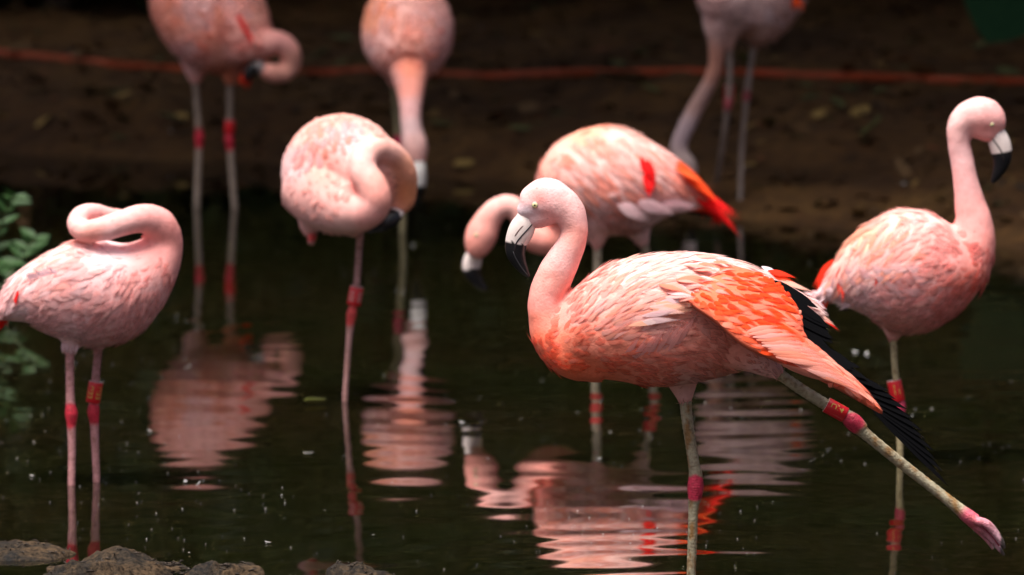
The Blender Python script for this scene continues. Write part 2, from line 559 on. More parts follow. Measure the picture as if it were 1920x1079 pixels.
class Bird:
    def __init__(self, label, px, yw, group='flamingos wading in the pond', depth=None):
        self.Y = depth or on_z(px, yw)[1]
        self.base = np.array([at(px, yw, self.Y)[0], self.Y, 0.0])
        self.k = self.Y / F / math.cos(PITCH)          # metres per photo pixel here
        self.root = bpy.data.objects.new('flamingo', None)
        COL.objects.link(self.root)
        self.root.location = self.base
        self.root['label'] = label
        self.root['category'] = 'flamingo'
        self.root['group'] = group
        self.root.empty_display_size = 0.1
        self.parts = []          # loft pieces of the body
        self.spine = []          # (point, tangent, radius, kind)
    def P(self, px, py, dy=0.0):
        return at(px, py, self.Y + dy)
    def loft(self, st, kind='contour', ref=(0, 1, 0), sub=6, n=28):
        """st rows: px, py, r, rd(px, depth radius), dy(m); ordered head to tail"""
        A = catmull(np.array(st, float), sub)
        C = np.array([self.P(a[0], a[1], a[4]) for a in A])
        RA = np.maximum(A[:, 2], 0.5) * self.k; RB = np.maximum(A[:, 3], 0.5) * self.k
        V, Fc, T = loft_mesh(C, RA, RB, ref, n)
        self.parts.append((V, Fc))
        self.spine.append((C, T, np.maximum(RA, RB), kind))
    def body(self, voxel, cols, smooth=10, wob=0.0):
        V = []; Fc = []; o = 0
        for v, f in self.parts:
            V.append(v); Fc += [[i + o for i in q] for q in f]; o += len(v)
        V = np.vstack(V)
        me = mesh_from('tmp', V, Fc)
        ob = bpy.data.objects.new('tmp', me); COL.objects.link(ob)
        md = ob.modifiers.new('r', 'REMESH'); md.mode = 'VOXEL'; md.voxel_size = voxel
        sm = ob.modifiers.new('s', 'SMOOTH'); sm.factor = 0.5; sm.iterations = smooth
        dg = bpy.context.evaluated_depsgraph_get()
        me2 = bpy.data.meshes.new_from_object(ob.evaluated_get(dg))
        bpy.data.objects.remove(ob); bpy.data.meshes.remove(me)
        n = len(me2.vertices)
        P = np.empty(n * 3, np.float32); me2.vertices.foreach_get('co', P); P = P.reshape(-1, 3).astype(float)
        nr = np.empty(n * 3, np.float32); me2.vertices.foreach_get('normal', nr); nr = nr.reshape(-1, 3).astype(float)
        if wob:
            P = P + nr * (wob * fbm(P, 30, 3, 9))[:, None]
        fi = [list(p.vertices) for p in me2.polygons]
        self.bvh = BVHTree.FromPolygons([Vector(p) for p in P], fi)
        self.BP, self.BN, self.BF = P, nr, fi
        self.cols = [(c[0], c[1], np.array(c[2])) for c in cols]
        me2.vertices.foreach_set('co', (P - self.base).astype(np.float32).ravel())
        me2.polygons.foreach_set('use_smooth', np.ones(len(me2.polygons), bool))
        me2.materials.clear(); me2.materials.append(M_PLUM)
        set_col(me2, self.color(P))
        me2.name = 'body'
        self.bodyo = add('body', me2, self.root)
        return self.bodyo
    def color(self, P):
        x, y = proj(P)
        W = 0; C = 0
        for cx, cy, c in self.cols:
            d = (x - cx) ** 2 + (y - cy) ** 2 + 120.0
            q = 1.0 / d ** 1.7
            W = W + q; C = C + q[:, None] * c[None, :]
        C = C / W[:, None]
        return C if getattr(self, 'raw', False) else saturate(C)
    def hit(self, px, py, bvh=None):
        d = ray(px, py); d = d / np.linalg.norm(d)
        h = (bvh or self.bvh).ray_cast(Vector(CAMP), Vector(d))
        if h[0] is None:
            return None
        return np.array(h[0]), np.array(h[1])
    # -------- soft plumage over the whole body, one mesh
    def plumage(self, n_contour, n_fine, Lc=0.034, Wc=0.0075, Lf=0.010, Wf=0.0011, skip=None, droop=0.25, lift=0.10, bare=()):
        me = self.bodyo.data
        me.calc_loop_triangles()
        T = np.array([t.vertices for t in me.loop_triangles])
        P = self.BP
        A = P[T[:, 0]]; B = P[T[:, 1]]; C = P[T[:, 2]]
        nn = np.cross(B - A, C - A); ar = np.linalg.norm(nn, axis=1) / 2
        nn = nn / (2 * ar[:, None] + 1e-12)
        S = np.vstack([s[0] for s in self.spine]); ST = np.vstack([s[1] for s in self.spine])
        SR = np.concatenate([s[2] for s in self.spine]); SK = np.concatenate([[{'contour': 0, 'fine': 1, 'mid': 2}[s[3]]] * len(s[0]) for s in self.spine])
        def sample(n, want):
            tot = int(n)
            idx = RNG.choice(len(T), tot, p=ar / ar.sum())
            u = RNG.random((tot, 2)); f = u.sum(1) > 1; u[f] = 1 - u[f]
            Q = A[idx] + (B[idx] - A[idx]) * u[:, :1] + (C[idx] - A[idx]) * u[:, 1:]
            Nn = nn[idx]
            near = np.empty(tot, int)
            for i in range(0, tot, 4000):
                D = np.linalg.norm(Q[i:i + 4000, None] - S[None], axis=2) / SR[None]
                near[i:i + 4000] = D.argmin(1)
            k = SK[near]
            keep = np.isin(k, want)
            if skip is not None:
                x, y = proj(Q); keep &= ~skip(x, y, Q)
            if 0 in want:
                x, y = proj(Q)
                for pl in bare:      # single feathers lie here instead
                    keep &= ~(pip_np(x, y, pl) & (Nn[:, 1] < 0.05) & (RNG.random(tot) < 0.85))
            return Q[keep], Nn[keep], ST[near][keep], k[keep]
        V, Fq, Cc, UVs, off = [], [], [], [], 0
        for n, want, L0, W0, rows in ((n_contour, (0, 2), Lc, Wc, 5), (n_fine, (1, 2), Lf, Wf, 3)):
            if not n:
                continue
            Q, Nn, Tt, kk = sample(n, want)
            m = len(Q)
            tx, tf, tuv = feather_template(rows, camber=0.12)
            # break the shingling: swirl by noise, droop by gravity
            d = Tt + np.array([0, 0, -1.0]) * droop * (1 if rows == 5 else 0.3) + 0.30 * RNG.normal(size=(m, 3)) * (0.6 if rows == 5 else 1.0)
            d += 0.5 * np.c_[vnoise(Q, 14, 1), vnoise(Q, 14, 2), vnoise(Q, 14, 3)]
            d -= Nn * (d * Nn).sum(1)[:, None]
            d /= np.linalg.norm(d, axis=1)[:, None] + 1e-9
            y = np.cross(Nn, d)
            Ls = L0 * RNG.uniform(0.65, 1.3, m); Ws = W0 * RNG.uniform(0.7, 1.25, m)
            if rows == 5:
                Ls = np.where(kk == 2, Ls * 0.6, Ls); Ws = np.where(kk == 2, Ws * 0.6, Ws)
            lf = lift * RNG.uniform(0.2, 1.2, m) * (1.0 if rows == 5 else 0.45)
            r0 = Q - Nn * (0.0015 if rows == 5 else 0.0006)
            X = tx[:, 0]; Yy = tx[:, 1]; Z = tx[:, 2]
            zz = (lf[:, None] * (X[None] - 0.75 * X[None] ** 2)) * Ls[:, None] + Z[None] * Ws[:, None]
            vv = (r0[:, None] + d[:, None] * (X[None] * Ls[:, None])[..., None] + y[:, None] * (Yy[None] * Ws[:, None])[..., None]
                  + Nn[:, None] * zz[..., None])
            c = self.color(Q)
            jit = 1 + 0.07 * RNG.normal(size=(m, 1))
            tint = RNG.random((m, 1))
            c = c * jit
            c = np.where(tint < 0.16, c * 0.85 + 0.15 * np.array(WHITE), np.where(tint > 0.9, c * 0.9 + 0.1 * np.array(ORANGE), c))
            c = np.repeat(c[:, None], len(X), 1)
            UVs.append(np.tile(tuv if rows == 5 else tuv * [1, 0.3], (m, 1))); V.append(vv.reshape(-1, 3)); Cc.append(c.reshape(-1, 3))
            Fq.append((tf[None] + (np.arange(m) * len(X))[:, None, None]).reshape(-1, 4) + off)
            off += m * len(X)
        V = np.vstack(V) - self.base
        o = add('plumage', mesh_from('plumage', V, np.vstack(Fq), M_CONT, np.vstack(Cc), uv=np.vstack(UVs)), self.bodyo, kind='stuff')
        return o
    # -------- rows of single feathers on the near side
    def dress(self, name, poly, ang, L, W, sx, sy, pal, bvh=None, parent=None, kinds=('round', 'bendl', 'bendr'), lift=0.10, jit=0.35, cap=300, sink=0.002, clip=None):
        xs = [p[0] for p in poly]; ys = [p[1] for p in poly]
        cnt = 0
        row = 0
        y = min(ys)
        out = []
        while y <= max(ys):
            x = min(xs) + (row % 2) * sx * 0.5
            while x <= max(xs):
                qx = x + random.uniform(-jit, jit) * sx; qy = y + random.uniform(-jit, jit) * sy
                x += sx
                if not pip(qx, qy, poly) or cnt >= cap:
                    continue
                h = self.hit(qx, qy, bvh)
                if h is None:
                    continue
                p0, n = h
                a = math.radians(ang(qx, qy) + random.gauss(0, 4.5))
                l = (L(qx, qy) if callable(L) else L) * random.uniform(0.8, 1.2) * self.k
                if clip is not None:
                    lp_ = l / self.k
                    while lp_ > 16 and not pip(qx + lp_ * .93 * math.cos(a), qy + lp_ * .93 * math.sin(a), clip):
                        lp_ *= .9
                    l = lp_ * self.k
                wd = (W(qx, qy) if callable(W) else W) * random.uniform(0.85, 1.15) * self.k
                d = np.array([math.cos(a), 0, -math.sin(a)])
                if abs(n[1]) > 0.12:
                    d = d - np.array([0, 1.0, 0]) * (d @ n) / n[1] if n[1] < -0.3 else d - n * (d @ n)
                d = d - n * (d @ n)
                d /= np.linalg.norm(d) + 1e-9
                root = p0 - n * sink
                mid = p0 + d * l
                # let the tip follow the surface
                nb = (bvh or self.bvh).find_nearest(Vector(mid))
                if nb[0] is not None and (np.linalg.norm(np.array(nb[0]) - mid) < l * 0.6):
                    tip = np.array(nb[0]) + np.array(nb[1]) * (lift * l * random.uniform(0.3, 1.1) + 0.001)
                else:
                    tip = mid
                mc = (root + tip) / 2
                nb = (bvh or self.bvh).find_nearest(Vector(mc))
                sag = 0.0
                if nb[0] is not None:
                    sag = max(0.0, float((np.array(nb[0]) - mc) @ np.array(nb[1])))
                col = np.array(pal(qx, qy))
                if bvh is None:       # stay near the plumage around it
                    self.raw = True; col = col * 0.66 + 0.34 * self.color(p0[None])[0]; self.raw = False
                o = feather_obj(name, parent or self.bodyo, self.base, root, tip, n, wd, col, random.choice(kinds), arch=min(sag, l * .3) + 0.002)
                out.append(o); cnt += 1
            y += sy; row += 1
        return out
    def feather(self, name, a, b, w, col, kind='point', parent=None, n=(0, -1, 0.5), mat=None):
        """a, b: (px, py, dy)"""
        return feather_obj(name, parent or self.bodyo, self.base, self.P(*a), self.P(*b), n, w * self.k, col, kind, mat)
    # -------- beak, eye, legs
    def beak(self, st, black_from, name='beak', rd=0.62, split=None, basecol=(0.72, 0.62, 0.60)):
        A = catmull(np.array([(*s, 0.0)[:4] if len(s) == 3 else s for s in st], float), 6)
        C = np.array([self.P(a[0], a[1], a[3]) for a in A]); R = A[:, 2] * self.k
        V, Fc, T = loft_mesh(C, R, R * rd, n=26)
        s = np.linspace(0, 1, len(A))
        x, y = proj(V)
        ringi = np.minimum(np.arange(len(V)) // 26, len(A) - 1)
        # ragged border between the white base and the black tip
        edge = s[ringi] + 0.03 * vnoise(V, 160, 3) + 0.015 * vnoise(V, 420, 4)
        blk = edge > black_from
        col = np.where(blk[:, None], np.array((0.006, 0.006, 0.008)), np.array(basecol) * (1 + 0.07 * vnoise(V, 200, 5))[:, None])
        # the gape groove runs along the side
        o = add(name, mesh_from(name, V - self.base, Fc, M_BEAK, col), self.root)
        self.beaks = (A, C, R, rd)
        return o
    def groove(self, beak, offs, t0, t1, rad, col, name='mouth_line'):
        """a thin dark line that follows the side of the beak; offs: fraction across at start and end"""
        A, C, R, rd = self.beaks
        T = np.gradient(C, axis=0); T /= np.linalg.norm(T, axis=1)[:, None]
        Nn = np.cross(T, (0, 1, 0)); Nn /= np.linalg.norm(Nn, axis=1)[:, None]
        i0, i1 = int(t0 * (len(A) - 1)), int(t1 * (len(A) - 1))
        Q = []
        for j, i in enumerate(range(i0, i1 + 1)):
            f = j / max(1, i1 - i0)
            q = offs[0] + (offs[1] - offs[0]) * f ** 0.7
            Q.append(C[i] + Nn[i] * q * R[i] + np.array([0, -1, 0]) * rd * R[i] * math.sqrt(max(0.02, 1 - q * q)))
        Q = np.array(Q)
        rr = np.full(len(Q), rad * self.k); rr[0] *= 0.4; rr[-1] *= 0.4
        V, Fc, _ = loft_mesh(Q, rr, rr * 0.5, n=8)
        return add(name, mesh_from(name, V - self.base, Fc, M_BEAK, np.tile(col, (len(V), 1))), beak)
    def eye(self, px, py, r=5.0, closed=False):
        h = self.hit(px, py)
        if h is None:
            return
        p0, n = h
        R = r * self.k
        def ball(c, rad, flat, col, name, parent, seg=16):
            V, Fc = [], []
            n0 = np.array(n); n0 = n0 * 0.6 + np.array([0, -0.4, 0]); n0 /= np.linalg.norm(n0)
            a = np.cross(n0, (0, 0, 1)); a /= np.linalg.norm(a); b = np.cross(n0, a)
            rings_ = 6
            for i in range(rings_ + 1):
                th = math.pi / 2 * i / rings_
                for k in range(seg):
                    ph = 2 * math.pi * k / seg
                    V.append(c + (a * math.cos(ph) + b * math.sin(ph)) * rad * math.cos(th) + n0 * rad * flat * math.sin(th))
            for i in range(rings_):
                for k in range(seg):
                    q = i * seg + k; q2 = i * seg + (k + 1) % seg
                    Fc.append([q, q2, q2 + seg, q + seg])
            V = np.array(V)
            return add(name, mesh_from(name, V - self.base, Fc, M_EYE, np.tile(col, (len(V), 1))), parent), n0
        rim, n0 = ball(p0 - n * 0.0002, R * 1.28, 0.35, (0.55, 0.42, 0.36), 'eyelid', self.root)
        e, n0 = ball(p0 + n0 * R * 0.12, R, 0.5, (0.72, 0.66, 0.36), 'eye', self.root)
        ball(p0 + n0 * R * 0.50, R * 0.42, 0.35, (0.003, 0.003, 0.003), 'pupil', e)
    def leg(self, st, knee=None, col=LEGG, kcol=KNEE, foot=None, name='leg', under=True, klen=30, scutes=True):
        """st: px, py, r, dy; knee: px, py centre"""
        st = [list(s) + [0.0] * (4 - len(s)) for s in st]
        A = catmull(np.array(st, float), 14)
        C = np.array([self.P(a[0], a[1], a[3]) for a in A])
        R = A[:, 2] * self.k
        if scutes:   # faint rings where the scales overlap
            R = R * (1 + 0.045 * np.sin(np.arange(len(R)) * 2.4))
        V, Fc, _ = loft_mesh(C, R, R, n=16)
        x, y = proj(V)
        c = np.tile(np.array(col), (len(V), 1)) * (1 + 0.18 * vnoise(V, 90, 2))[:, None]
        rust = np.clip(fbm(V * [1, 1, .5], 110, 3, 8) * 1.6 - 0.15, 0, 0.9)[:, None]
        if col is LEGG:
            c = c * (1 - rust) + rust * np.array((0.26, 0.13, 0.035))
        if knee is not None:
            d = np.hypot(x - knee[0], y - knee[1]) + 4 * vnoise(V, 90, 6)
            t = np.clip((klen - d) / 6.0, 0, 1)[:, None]
            c = c * (1 - t) + t * np.array(kcol) * (1 + 0.2 * vnoise(V, 150, 9))[:, None]
        if foot is not None:
            t = np.clip((foot[2] - np.hypot(x - foot[0], y - foot[1])) / 14.0, 0, 1)[:, None]
            c = c * (1 - t) + t * np.array((0.66, 0.13, 0.19))
        return add(name, mesh_from(name, V - self.base, Fc, M_LEG, c), self.root)
    def band(self, a, b, r, text='', tcol=(0.62, 0.42, 0.10), phi0=0.0, dy=0.0, tsize=0.62, rows=1):
        p0, p1 = self.P(a[0], a[1], dy), self.P(b[0], b[1], dy)
        ax = p1 - p0; H = np.linalg.norm(ax); ax = ax / H
        s = np.cross(ax, (0, 1, 0)); s /= np.linalg.norm(s); f = np.cross(s, ax)
        if f[1] > 0: f = -f
        R = r * self.k
        seg = 28
        ang = np.linspace(0, 2 * math.pi, seg, endpoint=False)
        prof = [(R * .86, H * .5), (R * .86, 0.0), (R * .97, -H * .0), (R, H * .02), (R, H * .98), (R * .97, H), (R * .86, H), (R * .86, H * .5)]
        V, C = [], []
        for i, (rr, hh) in enumerate(prof):
            for t in ang:
                V.append(p0 + ax * hh + (s * math.sin(t) + f * math.cos(t)) * rr)
                C.append((0.70, 0.62, 0.62) if i in (0, 1, 2, 6, 7) else (0.62, 0.008, 0.018))
        Fc = []
        for i in range(len(prof) - 1):
            for k in range(seg):
                q = i * seg + k; q2 = i * seg + (k + 1) % seg
                Fc.append([q, q2, q2 + seg, q + seg])
        V = np.array(V)
        o = add('leg_band', mesh_from('leg_band', V - self.base, Fc, M_BAND, C), self.root)
        if text:
            for row in range(rows):
                cu = bpy.data.curves.new('t', 'FONT'); cu.body = text; cu.size = 1.0; cu.resolution_u = 3; cu.offset = 0.012
                to = bpy.data.objects.new('t', cu); COL.objects.link(to)
                me = bpy.data.meshes.new_from_object(to.evaluated_get(bpy.context.evaluated_depsgraph_get()))
                bpy.data.objects.remove(to); bpy.data.curves.remove(cu)
                q = np.array([v.co[:] for v in me.vertices])
                x = (q[:, 0] - q[:, 0].min()); x = x / x.max(); yv = q[:, 1] - q[:, 1].mean(); yv = yv / (np.abs(yv).max() * 2)
                h = H * (0.5 + (x - 0.5) * tsize)
                th = phi0 + row * 1.25 - yv * 0.85
                V = p0 + ax * h[:, None] + (s * np.sin(th)[:, None] + f * np.cos(th)[:, None]) * (R * 1.012)
                me.vertices.foreach_set('co', (V - self.base).astype(np.float32).ravel())
                set_col(me, np.tile(tcol, (len(V), 1)))
                me.materials.clear(); me.materials.append(M_BAND)
                me.name = 'lettering'
                add('lettering', me, o)
        return o

def pal_mix(opts):
    """opts: list of (weight, colour)"""
    ws = [o[0] for o in opts]
    def f(x, y):
        c = random.choices([o[1] for o in opts], ws)[0]
        j = random.uniform(0.93, 1.07)
        return [v * j for v in c]
    return f

def lin(x, xs, ys):
    return float(np.interp(x, xs, ys))

# ------------------------------------------------------------------ flamingo stretching a wing and a leg
def bird_stretching():
    b = Bird('flamingo stretching one wing and one leg out behind it, scarlet and black wing spread', 1297, 1120)
    # neck and head (head first)
    b.loft([(972, 400, 9, 8, 0), (986, 393, 23, 19, 0), (1003, 381, 36, 27, 0), (1026, 376, 43, 30, 0), (1050, 384, 37, 29, 0),
            (1069, 402, 31, 27, 0), (1077, 430, 26, 25, 0), (1072, 456, 27, 26, 0), (1059, 482, 31, 28, 0), (1040, 518, 35, 31, 0),
            (1024, 558, 33, 32, 0), (1026, 598, 36, 38, 0), (1042, 632, 46, 52, 0), (1078, 656, 56, 66, 0), (1130, 660, 58, 70, 0)], 'fine')
    b.loft([(992, 424, 9, 8, 0), (1001, 414, 20, 16, 0), (1018, 400, 27, 22, 0), (1040, 390, 26, 22, 0)], 'fine')   # cheek
    # trunk (chest first)
    b.loft([(1040, 650, 40, 50, 0), (1072, 640, 68, 74, 0), (1110, 625, 93, 95, 0), (1170, 607, 117, 112, 0), (1250, 598, 126, 120, 0),
            (1340, 592, 116, 112, 0), (1420, 590, 88, 92, 0), (1480, 585, 50, 66, 0), (1530, 585, 18, 30, 0)], 'contour')
    # standing and lifted thighs
    b.loft([(1268, 640, 56, 60, 0.02), (1276, 696, 42, 44, 0.03), (1281, 728, 24, 24, 0.03), (1285, 756, 11, 11, 0.03)], 'mid')
    b.loft([(1340, 620, 66, 66, -0.03), (1400, 655, 46, 46, -0.05), (1438, 684, 25, 25, -0.06), (1466, 704, 10, 10, -0.06)], 'mid')
    b.body(0.0036, [
        (1005, 345, PALE), (1040, 340, (0.90, 0.70, 0.65)), (985, 372, PALE), (1008, 372, (0.84, 0.42, 0.36)), (1025, 405, (0.86, 0.52, 0.46)), (1050, 380, PALE), (1090, 400, PALE),
        (985, 400, (0.84, 0.75, 0.73)), (997, 402, (0.84, 0.72, 0.69)), (998, 416, (0.80, 0.60, 0.55)), (1012, 420, (0.84, .52, .46)),
        (1080, 440, PINK), (1055, 490, (0.87, 0.56, 0.49)), (1035, 530, PINK), (1010, 570, (0.86, 0.42, 0.35)), (1035, 560, (0.87, .46, .39)), (1045, 590, (0.86, 0.44, 0.36)), (1025, 600, (0.85, .35, .27)),
        (1003, 600, (0.85, .32, .24)), (1010, 635, (0.84, .26, .18)), (1035, 665, (0.84, .24, .16)), (1060, 640, (0.85, .30, .21)), (1090, 640, (0.85, .33, .24)), (1075, 690, (0.84, 0.25, 0.16)), (1110, 690, (0.84, 0.27, 0.18)), (1140, 708, (0.84, 0.28, 0.19)), (1120, 640, (0.86, 0.36, 0.27)), (1150, 665, (0.85, .33, .24)), (1170, 690, (0.84, .32, .23)),
        (1080, 595, (0.86, 0.46, 0.38)), (1130, 560, (0.88, 0.53, 0.44)), (1200, 510, CREAM), (1300, 485, CREAM), (1400, 500, CREAM),
        (1220, 600, (0.87, 0.58, 0.49)), (1220, 690, (0.83, 0.36, 0.27)), (1300, 660, (0.76, 0.36, 0.28)), (1380, 640, (0.74, 0.36, 0.28)),
        (1280, 740, (0.70, 0.46, 0.40)), (1450, 690, (0.74, 0.50, 0.44)), (1500, 570, CREAM)], smooth=8, wob=0.0012)
    b.plumage(5200, 15000, Lc=0.034, Wc=0.0062, Lf=0.0095, Wf=0.0010, lift=0.12,
              skip=lambda x, y, Q: ((x < 992) & (y < 420)), bare=[[(1078, 590), (1105, 535), (1150, 495), (1210, 478), (1300, 471), (1370, 480), (1430, 506), (1350, 494), (1335, 525), (1300, 560), (1270, 580), (1225, 610), (1180, 640), (1120, 650)]])
    bk = b.beak([(987, 404, 17), (984, 417, 22), (976, 435, 24), (968, 455, 21), (967, 474, 18.5), (973, 491, 14), (983, 508, 8.5), (992, 519, 3)], 0.44)
    b.groove(bk, (0.80, -0.18), 0.10, 0.56, 1.4, (0.015, 0.015, 0.02))
    b.groove(bk, (-0.22, -0.05), 0.56, 0.97, 1.2, (0.035, 0.035, 0.04), 'bill_ridge')
    b.groove(bk, (-0.02, -0.30), 0.20, 0.36, 1.3, (0.20, 0.13, 0.12), 'nostril')
    b.eye(1003, 385, 5.2)
    # legs
    b.leg([(1284, 735, 12, .03), (1287, 775, 11, .03), (1294, 825, 10.5, .03), (1301, 872, 11, .03), (1304, 890, 13, .03), (1304, 915, 15.5, .03), (1302, 938, 12, .03),
           (1300, 955, 9.5, .03), (1298, 1020, 9, .03), (1296, 1080, 8.6, .03), (1294, 1160, 8.5, .03), (1292, 1200, 8, .03)], (1304, 916), klen=27)
    b.leg([(1452, 694, 10, -.06), (1490, 722, 10.5, -.06), (1545, 757, 11, -.06), (1580, 776, 12, -.06), (1598, 790, 16.5, -.06), (1612, 803, 15, -.06), (1624, 815, 11, -.06),
           (1690, 869, 10.3, -.06), (1750, 916, 10, -.06), (1796, 953, 11.5, -.06), (1812, 966, 13.5, -.06), (1830, 977, 12, -.06)], (1600, 792), foot=(1830, 980, 40), klen=24)
    # folded toes
    foot = None
    for st, nm in (([(1806, 962, 12, -.06), (1830, 976, 10, -.065), (1850, 983, 9.5, -.07), (1866, 1000, 8.5, -.07), (1878, 1018, 6.5, -.07), (1883, 1029, 3, -.07)], 'toe'),
                   ([(1812, 970, 11, -.055), (1838, 992, 8, -.055), (1858, 1010, 6.5, -.055), (1874, 1030, 5, -.055), (1883, 1042, 2.5, -.055)], 'toe'),
                   ([(1812, 972, 10, -.045), (1834, 995, 6.5, -.045), (1850, 1012, 5, -.045), (1862, 1030, 2.5, -.045)], 'toe')):
        A = catmull(np.array(st, float), 6)
        C = np.array([b.P(a[0], a[1], a[3]) for a in A]); R = A[:, 2] * b.k
        R = R * (1 + 0.04 * np.sin(np.arange(len(R)) * 2.6))
        V, Fc, _ = loft_mesh(C, R * 0.9, R, n=12)
        x, y = proj(V)
        t = np.clip((x - 1815) / 55, 0, 1)[:, None]
        c = (1 - t) * np.array((0.72, 0.14, 0.19)) + t * np.array((0.46, 0.26, 0.32))
        c = np.where((x > 1876)[:, None], np.array((0.05, 0.04, 0.04)), c * (1 + 0.25 * vnoise(V, 130, 4))[:, None])
        add(nm, mesh_from(nm, V - b.base, Fc, M_LEG, c), b.root)
    # web between the toes
    Wp = [(1820, 972, -.06), (1856, 990, -.066), (1876, 1020, -.066), (1872, 1028, -.056), (1850, 1006, -.056), (1826, 984, -.056)]
    V = np.array([b.P(*q) for q in Wp] + [b.P(q[0] - 2, q[1] + 3, q[2] + .004) for q in Wp])
    add('toe_web', mesh_from('toe_web', V - b.base, [[0, 1, 4, 5], [1, 2, 3, 4], [11, 10, 7, 6], [10, 9, 8, 7], [0, 6, 7, 1], [1, 7, 8, 2], [2, 8, 9, 3], [3, 9, 10, 4], [4, 10, 11, 5], [5, 11, 6, 0]],
        M_LEG, np.tile((0.42, 0.05, 0.10), (12, 1))), b.root)
    b.band((1549, 759), (1585, 779), 15, 'UJ4', phi0=0.55, dy=-.06, rows=2)

    # ---- back feathers, one by one
    def ang(x, y):
        a = lin(x, [1085, 1130, 1190, 1250, 1320, 1400, 1450], [-62, -42, -20, -8, 6, 20, 30])
        return a + lin(y, [480, 560, 640], [0, 4, 16])
    lower = [(1078, 590), (1105, 535), (1150, 495), (1210, 478), (1300, 471), (1370, 480), (1430, 506), (1400, 500), (1350, 494), (1335, 525), (1300, 560), (1270, 580), (1225, 610), (1180, 640), (1120, 650)]
    def pal(x, y):
        t = random.random()
        up = lin(y - lin(x, [1080, 1200, 1450], [560, 480, 480]), [0, 110], [0, 1])
        c = np.array(CREAM) * (1 - up) + np.array((0.88, 0.58, 0.48)) * up
        if x < 1150: c = c * 0.5 + np.array((0.87, 0.55, 0.46)) * 0.5
        if t < 0.12: c = c * 0.5 + np.array(ORANGE) * 0.5
        elif t < 0.32: c = c * 0.7 + np.array((0.90, 0.48, 0.28)) * 0.3
        elif t > 0.78: c = c * 0.6 + np.array((0.92, 0.80, 0.74)) * 0.4
        return c * random.uniform(0.95, 1.05)
    b.dress('back_feather', lower, ang, lambda x, y: lin(x, [1085, 1180, 1350], [40, 66, 80]), lambda x, y: lin(x, [1085, 1180, 1350], [4.5, 5.6, 6.6]), 15, 9.5, pal,
            kinds=('point', 'point', 'bendl', 'bendr'), lift=0.05, cap=298)
    # pale flank plumes that curl up over the wing's edge
    for i in range(11):
        x0 = 1165 + i * 11 + random.uniform(-4, 4); y0 = 684 - i * 3.5 + random.uniform(-5, 5)
        h = b.hit(x0, y0); x1 = x0 + 34 + random.uniform(-8, 8); y1 = y0 - 58 + random.uniform(-8, 8)
        h2 = b.hit(x1, y1)
        if h and h2:
            feather_obj('flank_feather', b.bodyo, b.base, h[0], h2[0] + h2[1] * 0.010, h[1], 6 * b.k, np.array((0.85, 0.52, 0.45)) * random.uniform(.94, 1.05), random.choice(['point', 'bendr']))
    # big pale scapulars hanging over the wing root
    for i in range(30):
        f = i / 29
        x0 = 1185 + 150 * f + random.uniform(-12, 12); y0 = 612 - 124 * f + random.uniform(-8, 8)
        l = random.uniform(60, 92); a_ = math.radians(lin(f, [0, .3, .7, 1], [-10, -4, 6, 18]) + random.gauss(0, 4))
        x1, y1 = x0 + l * math.cos(a_), y0 + l * math.sin(a_)
        h = b.hit(x0, y0)
        if h is None: continue
        c = random.choice([WHITE, WHITE, (0.92, .76, .68), (0.90, .64, .55), (0.91, .58, .42)]) if f < .75 else random.choice([CREAM, (0.91, .60, .45), (0.92, .74, .64)])
        h2 = b.hit(x1, y1)
        dep = h[0][1] - lin(f, [0, .5, 1], [.012, .030, .012])
        feather_obj('scapular_feather', b.bodyo, b.base, h[0] + h[1] * 0.004, at(x1, y1, dep), h[1], random.uniform(5.5, 7.5) * b.k, np.array(c) * random.uniform(.95, 1.03), random.choice(['round', 'bendl', 'point', 'bendr']))

    # ---- the spread wing
    Lp = [(1280, 556, -.105), (1306, 575, -.150), (1344, 601, -.175), (1373, 627, -.185), (1403, 649, -.190), (1453, 671, -.190), (1505, 691, -.185), (1561, 719, -.180), (1606, 744, -.175), (1648, 768, -.170)]
    Tp = [(1330, 510, -.060), (1368, 500, -.070), (1412, 508, -.080), (1450, 528, -.090), (1485, 560, -.105), (1503, 596, -.120), (1512, 633, -.140), (1552, 668, -.150), (1600, 712, -.160), (1655, 770, -.170)]
    La, Ta = catmull(Lp, 5), catmull(Tp, 5)
    nt_, ns = len(La), 13
    G = np.zeros((nt_, ns, 3))
    for i in range(nt_):
        for j in range(ns):
            s = j / (ns - 1)
            q = La[i] * (1 - s) + Ta[i] * s
            G[i, j] = b.P(q[0], q[1], q[2] - 0.022 * math.sin(math.pi * s) * (1 - 0.6 * i / nt_))
    Vt = G.reshape(-1, 3)
    Vb = Vt + np.array([0, 0.010, -0.008])
    Fw = []
    n0 = nt_ * ns
    for i in range(nt_ - 1):
        for j in range(ns - 1):
            a = i * ns + j
            Fw.append([a, a + ns, a + ns + 1, a + 1]); Fw.append([n0 + a, n0 + a + 1, n0 + a + ns + 1, n0 + a + ns])
    for i in range(nt_ - 1):
        a = i * ns; Fw.append([a, n0 + a, n0 + a + ns, a + ns])
        a = i * ns + ns - 1; Fw.append([a, a + ns, n0 + a + ns, n0 + a])
    for j in range(ns - 1):
        a = j; Fw.append([a, a + 1, n0 + a + 1, n0 + a])
        a = (nt_ - 1) * ns + j; Fw.append([a, n0 + a, n0 + a + 1, a + 1])
    Vw = np.vstack([Vt, Vb])
    cw = np.tile((0.84, 0.17, 0.09), (len(Vw), 1))
    wing = add('wing', mesh_from('wing', Vw - b.base, Fw, M_PLUM, cw), b.root)
    wb = BVHTree.FromPolygons([Vector(v) for v in Vw], Fw)
    poly = [(p[0], p[1]) for p in La] + [(p[0], p[1]) for p in Ta[::-1]]
    clip = [(p[0], p[1]) for p in La] + [(p[0] + 5, p[1]) for p in Ta[::-1]]
